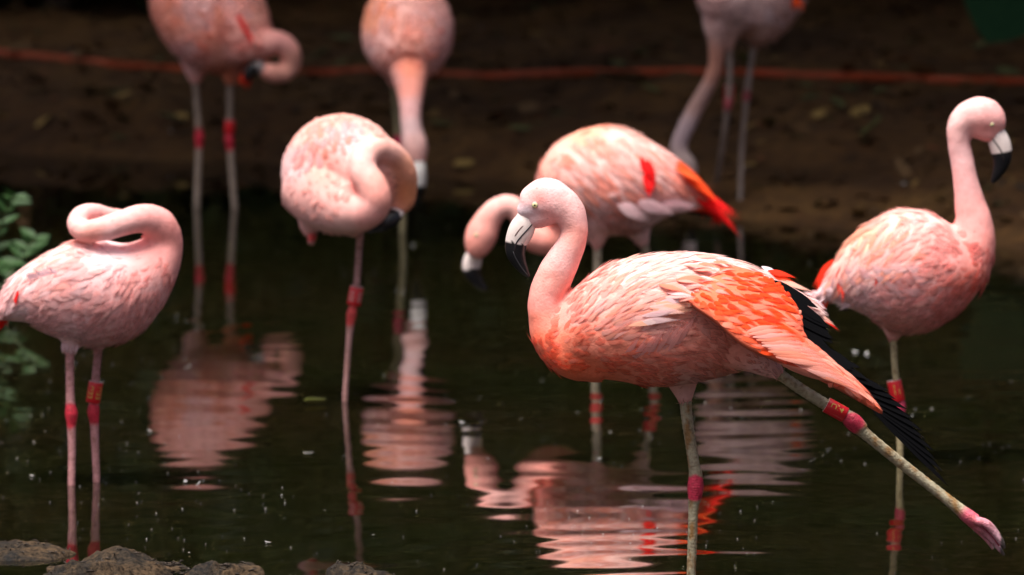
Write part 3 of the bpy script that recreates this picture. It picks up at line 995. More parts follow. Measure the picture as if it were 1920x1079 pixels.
    def wang(x, y):
        # rotates from level at the wing root to along the hand at the tip
        return lin(x, [1290, 1360, 1430, 1480, 1530, 1600], [14, 12, 20, 30, 38, 42]) + lin(y - lin(x, [1290, 1650], [520, 740]), [-40, 40], [-4, 6])
    def wlen(x, y):
        e = lin(x, [1290, 1400, 1480, 1540, 1640], [34, 46, 56, 70, 74])
        return e
    def wpal(x, y):
        outer = lin(x + 0.4 * (y - 620), [1440, 1530], [0, 1])
        c = np.array((0.84, 0.155, 0.095)) * (1 - outer) + np.array((0.90, 0.43, 0.33)) * outer
        lead = lin(y - lin(x, [1285, 1344, 1403, 1453, 1561], [562, 601, 649, 671, 719]), [-34, -4], [0, 1])
        c = c * (1 - .35 * lead) + np.array((0.86, 0.32, 0.22)) * .35 * lead
        t = random.random()
        if t < .16: c = c * .55 + np.array(RED) * .45
        elif t > .80: c = c * .55 + np.array((0.90, 0.55, 0.42)) * .45
        elif t > .66: c = c * .6 + np.array((0.86, 0.17, 0.10)) * .4
        if x < 1345 and y < 545: c = c * .45 + np.array((0.90, 0.60, 0.52)) * .55
        return c * random.uniform(.95, 1.05)
    b.dress('covert_feather', poly, wang, wlen, lambda x, y: lin(x, [1290, 1400, 1500, 1640], [5.0, 6.4, 7.4, 6.5]), 16.5, 10.2, wpal, bvh=wb, parent=wing,
            kinds=('round', 'point', 'bendl', 'bendr'), lift=0.045, cap=298, jit=0.35, clip=clip)
    # graded feathers that carry the back over onto the wing root
    bx = [(1284, 560), (1300, 545), (1322, 525), (1338, 508), (1356, 494), (1385, 492), (1412, 502), (1440, 518)]
    for i in range(44):
        f = random.random() * 6.999
        k_ = int(f); q = f - k_
        x1 = bx[k_][0] * (1 - q) + bx[k_ + 1][0] * q + random.uniform(-4, 30); y1 = bx[k_][1] * (1 - q) + bx[k_ + 1][1] * q + random.uniform(-3, 9) + 6
        l = random.uniform(44, 70); a_ = math.radians(lin(f, [0, 3, 5, 7], [6, 10, 16, 26]) + random.gauss(0, 4))
        x0, y0 = x1 - l * math.cos(a_), y1 - l * math.sin(a_)
        e = b.hit(x1, y1, wb); h = b.hit(x0, y0)
        if e is None or h is None: continue
        c = random.choice([(0.90, .62, .54), (0.90, .68, .62), (0.89, .50, .40), (0.87, .36, .26)])
        feather_obj('scapular_feather', b.bodyo, b.base, h[0] + h[1] * .003, e[0] + e[1] * .006, h[1], random.uniform(5, 7) * b.k, np.array(c) * random.uniform(.95, 1.03), random.choice(['point', 'point', 'bendl', 'bendr']), arch=.004)
    # the long pale coverts over the hand
    for row in range(3):
        for i in range(13):
            f = (i + row * .33) / 13
            x0 = 1436 + 86 * f - 22 * row + random.uniform(-4, 4); y0 = 640 + 48 * f - 10 * row * (1 - f)
            x1 = 1528 + 126 * f - 34 * row * (1 - .3 * f); y1 = 652 + 118 * f - 20 * row
            a = b.hit(x0, y0, wb)
            if a is None or not pip(x1 - 6, y1 - 2, clip): continue
            e = b.hit(x1 - 4, y1 - 3, wb)
            tip = (e[0] + e[1] * (.004 + .002 * row)) if e else b.P(x1, y1, -.18)
            feather_obj('greater_covert', wing, b.base, a[0] + a[1] * (.002 + .002 * row), tip, a[1], 6.2 * b.k,
                        np.array(random.choice([(0.90, 0.46, 0.36), (0.89, 0.40, 0.29), (0.91, .54, .45)])) * random.uniform(.95, 1.04), random.choice(['point', 'round']), arch=.006)
    # black flight feathers, fanned out under the coverts
    R0 = [(1462, 536), (1464, 540), (1470, 548), (1485, 568), (1494, 590), (1500, 612), (1506, 634), (1518, 652), (1535, 668), (1552, 684), (1568, 700), (1585, 712), (1602, 724), (1614, 735), (1622, 742)]
    R1 = [(1520, 570), (1532, 582), (1544, 600), (1553, 620), (1560, 640), (1568, 660), (1582, 674), (1603, 688), (1630, 705), (1665, 738), (1700, 772), (1728, 812), (1750, 850), (1768, 890), (1778, 917)]
    for i, (p0, p1) in enumerate(zip(R0, R1)):
        for k in range(2 if i < 13 else 1):
            q0, q1 = p0, p1
            if k:   # one more between neighbours
                q0 = ((p0[0] + R0[i + 1][0]) / 2, (p0[1] + R0[i + 1][1]) / 2); q1 = ((p1[0] + R1[i + 1][0]) / 2 - 4, (p1[1] + R1[i + 1][1]) / 2 - 2)
            dx, dy_ = q1[0] - q0[0], q1[1] - q0[1]
            ln = math.hypot(dx, dy_)
            q0 = (q0[0] - dx / ln * 30, q0[1] - dy_ / ln * 22)
            dep = lin(i, [0, 7, 14], [-.070, -.125, -.150])
            o = b.feather('flight_feather', (q0[0], q0[1], dep + .012 + .0006 * i), (q1[0], q1[1], dep + .0 - .0015 * k + .0008 * i), lin(i, [0, 7, 14], [13, 14, 10]), (0, 0, 0), random.choice(['blade', 'blade', 'bladel']) if i < 10 else 'blade', wing, (0.2, -0.8, 0.6), M_BLACK)
    # ---- tertials, tail and down behind the wing
    for a, e, wd, c, kd in (((1420, 505, 0), (1462, 530, -.02), 7, CREAM, 'point'), ((1428, 500, .02), (1470, 520, .0), 6, (0.86, 0.80, 0.78), 'point'),
                            ((1440, 508, .0), (1496, 522, -.01), 7, (0.82, 0.12, 0.06), 'point'), ((1445, 516, .0), (1494, 530, -.01), 7, (0.84, 0.14, 0.04), 'point'),
                            ((1455, 522, .02), (1530, 552, .0), 6.5, (0.90, 0.58, 0.45), 'blade'), ((1450, 522, .03), (1498, 540, .02), 6, (0.01, 0.01, 0.01), 'round'),
                            ((1455, 528, .0), (1528, 580, -.02), 8, (0.88, 0.34, 0.22), 'blade'), ((1470, 540, .01), (1545, 590, -.01), 8, (0.88, 0.44, 0.32), 'blade'),
                            ((1490, 560, .03), (1558, 592, .01), 9, (0.88, 0.72, 0.68), 'round'), ((1500, 570, .02), (1568, 612, .01), 9, (0.92, 0.68, 0.54), 'round'),
                            ((1530, 585, .04), (1577, 624, .03), 5, (0.82, 0.10, 0.03), 'point'), ((1510, 560, .06), (1552, 580, .05), 8, (0.85, 0.70, 0.68), 'round')):
        b.feather('tail_feather', a, e, wd, c, kd)
    for i in range(16):
        x0, y0 = 1522 + random.uniform(-6, 12), 572 + random.uniform(-6, 8)
        a_ = math.radians(random.uniform(-85, 15)); l = random.uniform(14, 26)
        b.feather('down_feather', (x0, y0, .0), (x0 + l * math.cos(a_), y0 + l * math.sin(a_), -.005), 1.0, (0.88, 0.80, 0.79), 'point')
    return b

# ------------------------------------------------------------------ sleeping flamingo, neck laid along its back
def bird_neck_on_back():
    b = Bird('pale pink flamingo on two legs with neck coiled over its back, beside leafy green plant', 155, 908)
    b.loft([(228, 412, 20, 19, .05), (205, 408, 19, 18, .035), (180, 401, 19, 18, .01), (156, 402, 19, 18, -.02), (143, 419, 19, 18, -.04), (158, 434, 21, 20, -.055), (190, 430, 23, 21, -.06), (232, 418, 25, 23, -.055),
            (268, 410, 28, 25, -.04), (297, 422, 33, 29, -.02), (306, 452, 37, 36, .0), (292, 492, 48, 50, .0), (262, 535, 60, 66, 0)], 'fine')
    b.loft([(312, 450, 20, 30, 0), (290, 480, 44, 50, 0), (255, 516, 80, 82, 0), (205, 543, 103, 98, 0), (150, 549, 101, 99, 0), (95, 553, 80, 88, 0), (50, 560, 55, 68, 0), (12, 580, 27, 40, 0), (-12, 596, 8, 14, 0)], 'contour')
    b.loft([(140, 590, 50, 50, -.02), (136, 632, 26, 26, -.02), (132, 660, 10, 10, -.02)], 'mid')
    b.loft([(200, 590, 50, 50, .04), (190, 632, 22, 22, .04), (183, 656, 9, 9, .04)], 'mid')
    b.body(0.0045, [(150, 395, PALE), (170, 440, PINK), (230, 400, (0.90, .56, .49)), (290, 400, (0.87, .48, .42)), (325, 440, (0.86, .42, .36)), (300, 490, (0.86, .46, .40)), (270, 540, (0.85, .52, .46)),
        (200, 470, WHITE), (130, 470, (0.88, .62, .54)), (80, 500, (0.86, .58, .5)), (40, 530, (0.84, .62, .56)), (150, 530, (0.78, .52, .47)), (200, 580, (0.76, .47, .42)), (100, 580, (0.76, .50, .45)), (30, 580, WHITE), (5, 590, (0.82, .52, .46)), (150, 640, (0.78, .58, .54))], wob=0.001)  # lower body tones darkened for the shade an overhead sun leaves
    b.plumage(4200, 8000, Lc=0.034, Wc=0.0065, Lf=0.010, Wf=0.0012, lift=0.05, bare=[[(30, 520), (60, 485), (120, 470), (160, 475), (210, 500), (190, 530), (110, 545), (40, 560)]])
    def ang(x, y): return lin(y, [460, 540, 620], [150, 165, 178])
    b.dress('wing_feather', [(30, 520), (60, 485), (120, 470), (160, 475), (210, 500), (190, 530), (110, 545), (40, 560)], lambda x, y: lin(x, [30, 120, 210], [128, 150, 168]), 54, 6.5, 20, 11, pal_mix([(3, (0.82, .58, .52)), (1.2, (0.86, .68, .63)), (2, (0.83, .53, .46)), (.5, (0.84, .48, .39))]), cap=110, lift=.03)
    b.dress('flank_feather', [(45, 545), (100, 545), (220, 540), (230, 580), (150, 600), (60, 590)], ang, 40, 8, 24, 15, pal_mix([(3, (0.79, .55, .50)), (1, (0.82, .64, .60)), (1, (0.79, .48, .42))]), cap=60, lift=.05)
    for i in range(9):
        x0 = 60 + i * 6; y0 = 525 - i * 1.5
        h = b.hit(x0, y0)
        if h: feather_obj('wing_edge_plume', b.bodyo, b.base, h[0], at(x0 - 14 + random.uniform(-5, 3), y0 - 12 + random.uniform(-8, 4), h[0][1] - .012), h[1], 4 * b.k, (0.90, .80, .77), 'point')
    h = b.hit(33, 552)
    for k in range(3):
        h = b.hit(36 - k * 2, 546 + 5 * k)
        if h: feather_obj('red_covert', b.bodyo, b.base, h[0] + h[1] * .004, at(31 - k, 562 + 6 * k, h[0][1] - .006), h[1], 4 * b.k, (0.82, .09, .09), 'point')
    for k in range(6):
        b.feather('tail_feather', (18 - k, 585 + 4 * k, -.01 + .006 * k), (-28 - 4 * k, 628 + 3 * k, .01 * k), 7, (0.80, 0.10, 0.035), 'blade')
    for k in range(8):
        x0 = 118 + k * 4
        b.feather('thigh_plume', (x0, 640, -.03 - .004 * (k % 3)), (x0 - 3 + random.uniform(-6, 6), 668 + random.uniform(-8, 8), -.035), 4, (0.82, .68, .64), 'point')
    lp = dict(col=LEGP, kcol=(0.62, 0.03, 0.06))
    b.leg([(131, 640, 8.5, -.02), (131, 700, 8, -.02), (132, 752, 8.5, -.02), (134, 776, 12, -.02), (134, 800, 8.5, -.02), (135, 850, 7.2, -.02), (134, 905, 7, -.02), (132, 990, 7, -.02)], (133, 780), klen=26, **lp)
    b.leg([(186, 640, 8, .04), (181, 690, 7.5, .04), (177, 745, 8.5, .04), (175, 772, 11.5, .04), (177, 796, 8.5, .04), (179, 850, 7, .04), (181, 905, 6.8, .04), (180, 980, 7, .04)], (176, 778), klen=24, **lp)
    b.band((180, 716), (174, 755), 13.5, 'U33', phi0=-0.5, dy=.04, rows=2, tsize=.6)
    return b

# ------------------------------------------------------------------ flamingo on one leg, curled into a ball
def bird_curled():
    b = Bird('flamingo curled into a ball with neck looped round, standing on a single thin leg', 648, 752)
    Xr = (1, 0, 0)
    # neck: out of the chest at the lower left, round to the right, up, over and down behind
    b.loft([(742, 398, 13, 14, -.03), (753, 378, 23, 24, -.02), (757, 352, 26, 28, -.02), (752, 320, 27, 29, -.04), (733, 292, 27, 29, -.07), (706, 280, 27, 28, -.11), (683, 294, 26, 27, -.150), (681, 322, 27, 27, -.172), (697, 349, 29, 29, -.185),
            (704, 376, 31, 31, -.185), (686, 396, 35, 35, -.170), (652, 390, 50, 48, -.130), (616, 366, 70, 62, -.085), (596, 340, 80, 70, -.04)], 'fine')
    b.loft([(622, 352, 26, 36, -.125), (630, 346, 76, 80, -.105), (638, 336, 106, 107, -.055), (640, 326, 112, 113, .02), (640, 318, 100, 104, .12), (640, 318, 66, 74, .20), (640, 330, 25, 34, .26)], 'contour', ref=Xr)
    b.loft([(640, 380, 60, 60, .02), (655, 415, 34, 34, .0), (672, 440, 10, 10, .0)], 'mid')
    b.loft([(590, 390, 44, 44, .02), (582, 425, 22, 22, .02), (584, 444, 9, 9, .02)], 'mid')
    b.body(0.0048, [(640, 225, (0.78, .46, .37)), (580, 270, (0.78, .47, .39)), (650, 260, (0.76, .53, .49)), (545, 310, (0.78, .55, .50)), (600, 320, (0.80, .44, .36)), (560, 380, (0.80, .49, .42)), (620, 390, (0.87, .54, .46)), (690, 400, (0.87, .50, .43)), (715, 360, PINK), (680, 300, (0.88, .56, .48)),
        (730, 275, (0.87, .54, .44)), (760, 320, (0.85, .46, .32)), (765, 360, (0.82, .40, .24)), (640, 435, (0.80, .56, .48)), (590, 435, (0.80, .54, .48)), (710, 255, (0.86, .58, .48))], smooth=4, wob=.001)
    b.plumage(2600, 7000, Lc=0.030, Wc=0.006, Lf=0.011, Wf=0.0014, lift=0.06)
    b.dress('back_feather', [(540, 300), (580, 245), (640, 222), (700, 238), (730, 262), (680, 262), (640, 290), (600, 330), (545, 350)], lambda x, y: lin(x, [540, 640, 730], [-70, -95, -60]), 40, 6.5, 20, 12, pal_mix([(3, (0.78, .48, .41)), (1.5, (0.78, .58, .54)), (1.5, (0.80, .41, .31))]), cap=80, lift=.05)
    b.beak([(744, 392, 15, -.03), (737, 408, 16, -.05), (722, 420, 14, -.06), (708, 426, 11, -.06), (692, 430, 8, -.06), (680, 431, 3, -.055)], 0.12)
    for k in range(5):
        b.feather('wing_feather', (752 - 3 * k, 375 + 5 * k, -.03), (738 - 7 * k, 418 + 3 * k, -.05), 8, random.choice([(0.82, .22, .10), (0.85, .45, .32)]), 'round')
    lp = dict(col=(0.46, 0.25, 0.24), kcol=(0.66, 0.07, 0.07))
    b.leg([(676, 425, 7, 0), (673, 470, 6.2, 0), (669, 530, 6, 0), (663, 570, 6.5, 0), (659, 590, 9.5, 0), (657, 608, 7.5, 0), (654, 640, 5.5, 0), (650, 700, 5, 0), (647, 745, 5, 0), (644, 815, 5, 0)], (659, 592), klen=24, **lp)
    b.leg([(587, 428, 8, .02), (585, 445, 9, .01), (583, 458, 6, .0)], (585, 446), klen=13, name='tucked_foot', **lp)
    b.band((669, 538), (663, 572), 13, 'X35', (0.62, 0.42, 0.40), phi0=-0.5, rows=2)
    return b

# ------------------------------------------------------------------ preening flamingo at the back
def bird_preening():
    b = Bird('shaded flamingo near the far bank bending its neck down to preen its breast', 402, 390)
    b.loft([(492, 128, 15, 15, -.10), (508, 136, 18, 17, -.10), (528, 138, 19, 19, -.08), (543, 124, 20, 20, -.07), (543, 98, 21, 21, -.08), (522, 80, 22, 22, -.09), (490, 84, 25, 25, -.10), (455, 88, 32, 32, -.09), (420, 80, 44, 44, -.05)], 'fine')
    b.loft([(470, 95, 30, 40, -.10), (455, 78, 62, 68, -.07), (425, 55, 92, 96, -.02), (390, 25, 98, 104, .03), (370, -20, 92, 98, .08), (372, -65, 66, 76, .12), (380, -100, 30, 40, .15)], 'contour')
    b.loft([(372, 80, 50, 50, .03), (368, 125, 28, 28, .03), (366, 158, 8, 8, .03)], 'mid')
    b.loft([(430, 90, 50, 50, .0), (432, 130, 26, 26, .0), (431, 160, 8, 8, .0)], 'mid')
    b.body(0.0058, [(330, 40, (0.80, .40, .30)), (380, 20, (0.84, .60, .53)), (430, 20, (0.84, .50, .42)), (480, 20, (0.82, .48, .38)), (400, 80, (0.83, .40, .30)), (360, 110, (0.82, .54, .48)), (440, 100, (0.84, .48, .40)), (530, 70, (0.84, .48, .41)), (550, 120, (0.78, .46, .36)), (420, 145, (0.7, .3, .2))], wob=.001)
    b.plumage(2200, 2600, Lc=0.040, Wc=0.009, Lf=0.013, Wf=0.002, lift=0.10)
    b.dress('wing_feather', [(320, 20), (420, 2), (500, 2), (500, 40), (440, 60), (340, 70)], lambda x, y: -115, 40, 9, 26, 18, pal_mix([(3, (0.84, .56, .48)), (2, (0.85, .62, .56)), (1, (0.85, .42, .3))]), cap=40, lift=.05)
    for k in range(5):
        h = b.hit(446 + 5 * k, 30 + 9 * k)
        if h: feather_obj('red_covert', b.bodyo, b.base, h[0] + h[1] * .004, at(454 + 5 * k, 48 + 9 * k, h[0][1] - .012), h[1], 6 * b.k, (0.78, .05, .035), 'point')
    b.beak([(492, 127, 12, -.11), (480, 128, 13, -.12), (470, 134, 11, -.12), (464, 144, 8, -.12), (462, 154, 3, -.12)], 0.22, basecol=(0.40, 0.36, 0.36))
    for k in range(5):
        b.feather('belly_plume', (470 - 3 * k, 138, -.05 - .01 * k), (462 - 4 * k, 172 - 3 * k, -.05 - .01 * k), 5, (0.78, .12, .06), 'point')
    lp = dict(col=(0.30, 0.24, 0.20), kcol=(0.55, 0.02, 0.05))
    b.leg([(366, 140, 7.5, .03), (369, 190, 6, .03), (373, 240, 6.5, .03), (374, 258, 9, .03), (373, 278, 6.5, .03), (371, 330, 6, .03), (369, 395, 6, .03), (368, 450, 6, .03)], (374, 260), klen=22, **lp)
    b.leg([(431, 140, 7.5, 0), (431, 200, 6, 0), (430, 245, 6.5, 0), (430, 263, 9, 0), (432, 282, 6.5, 0), (436, 340, 6, 0), (441, 400, 6, 0), (444, 450, 6, 0)], (430, 264), klen=20, **lp)
    b.band((431, 225), (430, 250), 9.5)
    return b

# ------------------------------------------------------------------ flamingo facing the camera, bill to the water
def bird_facing():
    b = Bird('flamingo seen head on with its neck hanging straight down towards the water', 748, 437)
    b.loft([(783, 312, 12, 12, -.29), (780, 296, 20, 20, -.29), (777, 272, 24, 25, -.285), (772, 245, 20, 22, -.28), (770, 215, 20, 20, -.27), (770, 188, 23, 23, -.25), (769, 162, 28, 28, -.22), (767, 135, 36, 36, -.18), (765, 105, 48, 48, -.12)], 'fine')
    b.loft([(766, 120, 30, 34, -.20), (765, 100, 62, 62, -.16), (764, 75, 80, 82, -.06), (764, 55, 90, 86, .06), (764, 40, 84, 76, .18), (764, 40, 50, 52, .28), (764, 50, 18, 22, .34)], 'contour', ref=(1, 0, 0))
    b.loft([(735, 100, 40, 40, .02), (738, 140, 20, 20, .02), (740, 165, 8, 8, .02)], 'mid')
    b.body(0.0056, [(700, 40, (0.82, .42, .28)), (764, 10, (0.84, .56, .47)), (720, 70, (0.83, .56, .48)), (764, 70, (0.84, .46, .36)), (830, 60, (0.80, .52, .46)), (690, 90, (0.80, .54, .48)), (840, 110, (0.76, .48, .42)), (766, 130, (0.84, .38, .27)), (768, 165, (0.85, .42, .33)),
        (770, 200, (0.85, .56, .50)), (770, 240, (0.82, .64, .58)), (777, 265, (0.82, .58, .50)), (778, 290, (0.80, .50, .42)), (740, 150, (0.7, .4, .34))], wob=.001)
    b.plumage(2400, 3200, Lc=0.038, Wc=0.008, Lf=0.013, Wf=0.002, lift=0.10)
    b.dress('wing_feather', [(685, 60), (700, 10), (764, 2), (830, 10), (845, 70), (820, 110), (764, 60), (710, 110)], lambda x, y: lin(x, [690, 764, 845], [-75, -90, -105]), 40, 8, 22, 15, pal_mix([(3, (0.84, .56, .48)), (2, (0.85, .64, .58)), (1.5, (0.86, .42, .28))]), cap=60, lift=.05)
    for x0, y0 in ((826, 55), (705, 58)):
        h = b.hit(x0, y0)
        if h: feather_obj('red_covert', b.bodyo, b.base, h[0] + h[1] * .004, at(x0 + 2, y0 + 12, h[0][1] - .01), h[1], 5 * b.k, (0.62, .10, .05), 'point')
    b.beak([(782, 305, 14, -.295), (784, 322, 15, -.30), (785, 342, 13.5, -.30), (784, 358, 12, -.295), (781, 376, 9, -.285), (778, 392, 3, -.275)], 0.46, rd=1.0, basecol=(0.7, 0.66, 0.64))
    lp = dict(col=(0.24, 0.21, 0.12), kcol=(0.5, 0.02, 0.08))
    b.leg([(740, 140, 8, .02), (742, 200, 6.5, .02), (746, 250, 7, .02), (748, 272, 10, .02), (750, 292, 7, .02), (755, 350, 6.3, .02), (756, 405, 6.3, .02), (752, 500, 6.3, .02)], (748, 272), klen=20, **lp)
    return b

# ------------------------------------------------------------------ bowed flamingo behind the stretching one
def bird_bowed():
    b = Bird('flamingo with long red tail bowing its head low, standing behind the stretching one', 1160, 660)
    b.loft([(888, 483, 13, 12, -.03), (894, 466, 25, 21, -.03), (903, 440, 30, 25, -.03), (916, 412, 25, 23, -.03), (934, 391, 22, 21, -.03), (956, 386, 21, 20, -.03), (973, 400, 21, 20, -.03), (984, 425, 22, 21, -.03), (1000, 446, 26, 25, -.03), (1028, 450, 31, 31, -.02), (1058, 430, 44, 46, 0), (1090, 400, 60, 64, 0)], 'fine')
    b.loft([(1030, 415, 26, 40, 0), (1050, 385, 58, 70, 0), (1085, 350, 90, 94, 0), (1130, 340, 104, 106, 0), (1180, 345, 98, 100, 0), (1230, 350, 74, 82, 0), (1280, 362, 44, 54, 0), (1322, 384, 18, 26, 0), (1345, 402, 6, 12, 0)], 'contour')
    b.loft([(1125, 400, 46, 46, -.03), (1121, 436, 24, 24, -.03), (1120, 466, 9, 9, -.03)], 'mid')
    b.loft([(1185, 400, 46, 46, .04), (1200, 438, 22, 22, .04), (1208, 462, 9, 9, .04)], 'mid')
    b.body(0.0050, [(900, 430, (0.84, .46, .38)), (890, 460, (0.82, .42, .34)), (945, 375, (0.84, .54, .46)), (1000, 450, (0.84, .44, .36)), (1040, 455, (0.84, .40, .32)), (1020, 310, (0.82, .48, .38)), (1100, 255, (0.84, .46, .33)), (1170, 260, (0.84, .60, .5)), (1080, 320, (0.84, .58, .5)), (1140, 330, (0.83, .58, .5)),
        (1100, 400, (0.80, .58, .52)), (1200, 400, WHITE), (1260, 390, (0.85, .68, .62)), (1230, 320, (0.85, .60, .52)), (1290, 350, (0.84, .42, .32)), (1150, 435, (0.78, .46, .38)), (1330, 390, RED)], wob=.001)
    PF = [(1005, 320), (1030, 265), (1080, 242), (1150, 242), (1220, 272), (1290, 330), (1300, 350), (1240, 370), (1180, 390), (1100, 380), (1030, 370)]
    b.plumage(3400, 4200, Lc=0.038, Wc=0.008, Lf=0.012, Wf=0.0017, lift=0.10, bare=[PF])
    b.dress('wing_feather', [(1005, 320), (1030, 265), (1080, 242), (1150, 242), (1220, 272), (1290, 330), (1300, 350), (1240, 370), (1180, 390), (1100, 380), (1030, 370)], lambda x, y: lin(x, [1005, 1100, 1200, 1290], [62, 48, 42, 40]) - lin(y, [250, 380], [12, -6]), 74, 7, 20, 13, pal_mix([(3, (0.85, .52, .43)), (2, (0.86, .64, .55)), (2.5, (0.86, .36, .26)), (.7, (0.72, .54, .46))]), cap=150, lift=.03)
    def near(name, pts, w, c, n=4):
        for k in range(n):
            x0, y0, x1, y1 = [v + random.uniform(-8, 8) for v in pts]
            h = b.hit(x0, y0)
            if h: feather_obj(name, b.bodyo, b.base, h[0] + h[1] * .008, at(x1, y1, h[0][1] - .02), h[1], w * b.k, np.array(c) * random.uniform(.9, 1.08), 'round')
    near('red_covert', (1200, 296, 1222, 340), 6, (0.86, .08, .05), 5); near('red_covert', (1208, 312, 1224, 352), 6.5, (0.86, .07, .04), 6); near('red_covert', (1212, 335, 1218, 368), 6, (0.86, .07, .035), 4)
    near('rump_feather', (1262, 312, 1318, 350), 7, (0.86, .20, .12), 7); near('rump_feather', (1285, 330, 1345, 378), 7, (0.85, .16, .09), 8)
    near('flank_feather', (1165, 385, 1215, 410), 10, WHITE, 5); near('flank_feather', (1200, 380, 1262, 395), 11, (0.86, .7, .66), 6); near('flank_feather', (1240, 378, 1310, 385), 10, (0.86, .7, .66), 5)
    for k in range(12):
        f = k / 11
        b.feather('tail_feather', (1262 + 22 * f, 318 + 26 * f, -.045 + .008 * k), (1362 + 32 * random.random(), 400 + 48 * random.random(), -.01 + .008 * k - .02), 8, np.array((0.80, 0.085, 0.055)) * random.uniform(.85, 1.1), 'blade', n=(0.3, -.7, .6))
    for a in ((1290, 355, -.05, 1350, 412, -.03), (1300, 358, -.04, 1378, 425, -.02), (1310, 360, -.03, 1394, 454, -.01), (1320, 375, -.02, 1388, 440, -.02), (1282, 340, -.03, 1362, 398, -.02)):
        b.feather('tail_feather', a[:3], a[3:], 8, (0.80, .09, .06), 'blade', n=(0.3, -.7, .6))
    b.feather('dark_flight_feather', (1270, 390, -.02), (1345, 408, -.01), 7, (0, 0, 0), 'blade', mat=M_BLACK)
    b.beak([(890, 476, 15), (886, 490, 17.5), (884, 504, 17), (889, 520, 14.5), (899, 533, 10), (912, 545, 4)], 0.40)
    b.eye(893, 441, 3.5)
    b.leg([(1120, 450, 8.5, -.03), (1120, 500, 8, -.03), (1118, 540, 9, -.03), (1118, 560, 12, -.03), (1118, 582, 9, -.03), (1116, 620, 7.5, -.03), (1114, 665, 7.5, -.03), (1112, 720, 7.5, -.03)], (1118, 560), klen=26, kcol=(0.66, .05, .05), col=(0.42, .36, .27))
    b.leg([(1208, 450, 8, .04), (1216, 500, 7.5, .04), (1226, 535, 8.5, .04), (1229, 552, 11.5, .04), (1228, 575, 8.5, .04), (1218, 620, 7, .04), (1208, 662, 7, .04), (1196, 715, 7, .04)], (1228, 552), klen=24, kcol=(0.66, .05, .05), col=(0.42, .36, .27))
    b.band((1217, 505), (1222, 535), 12, dy=.04)
    return b

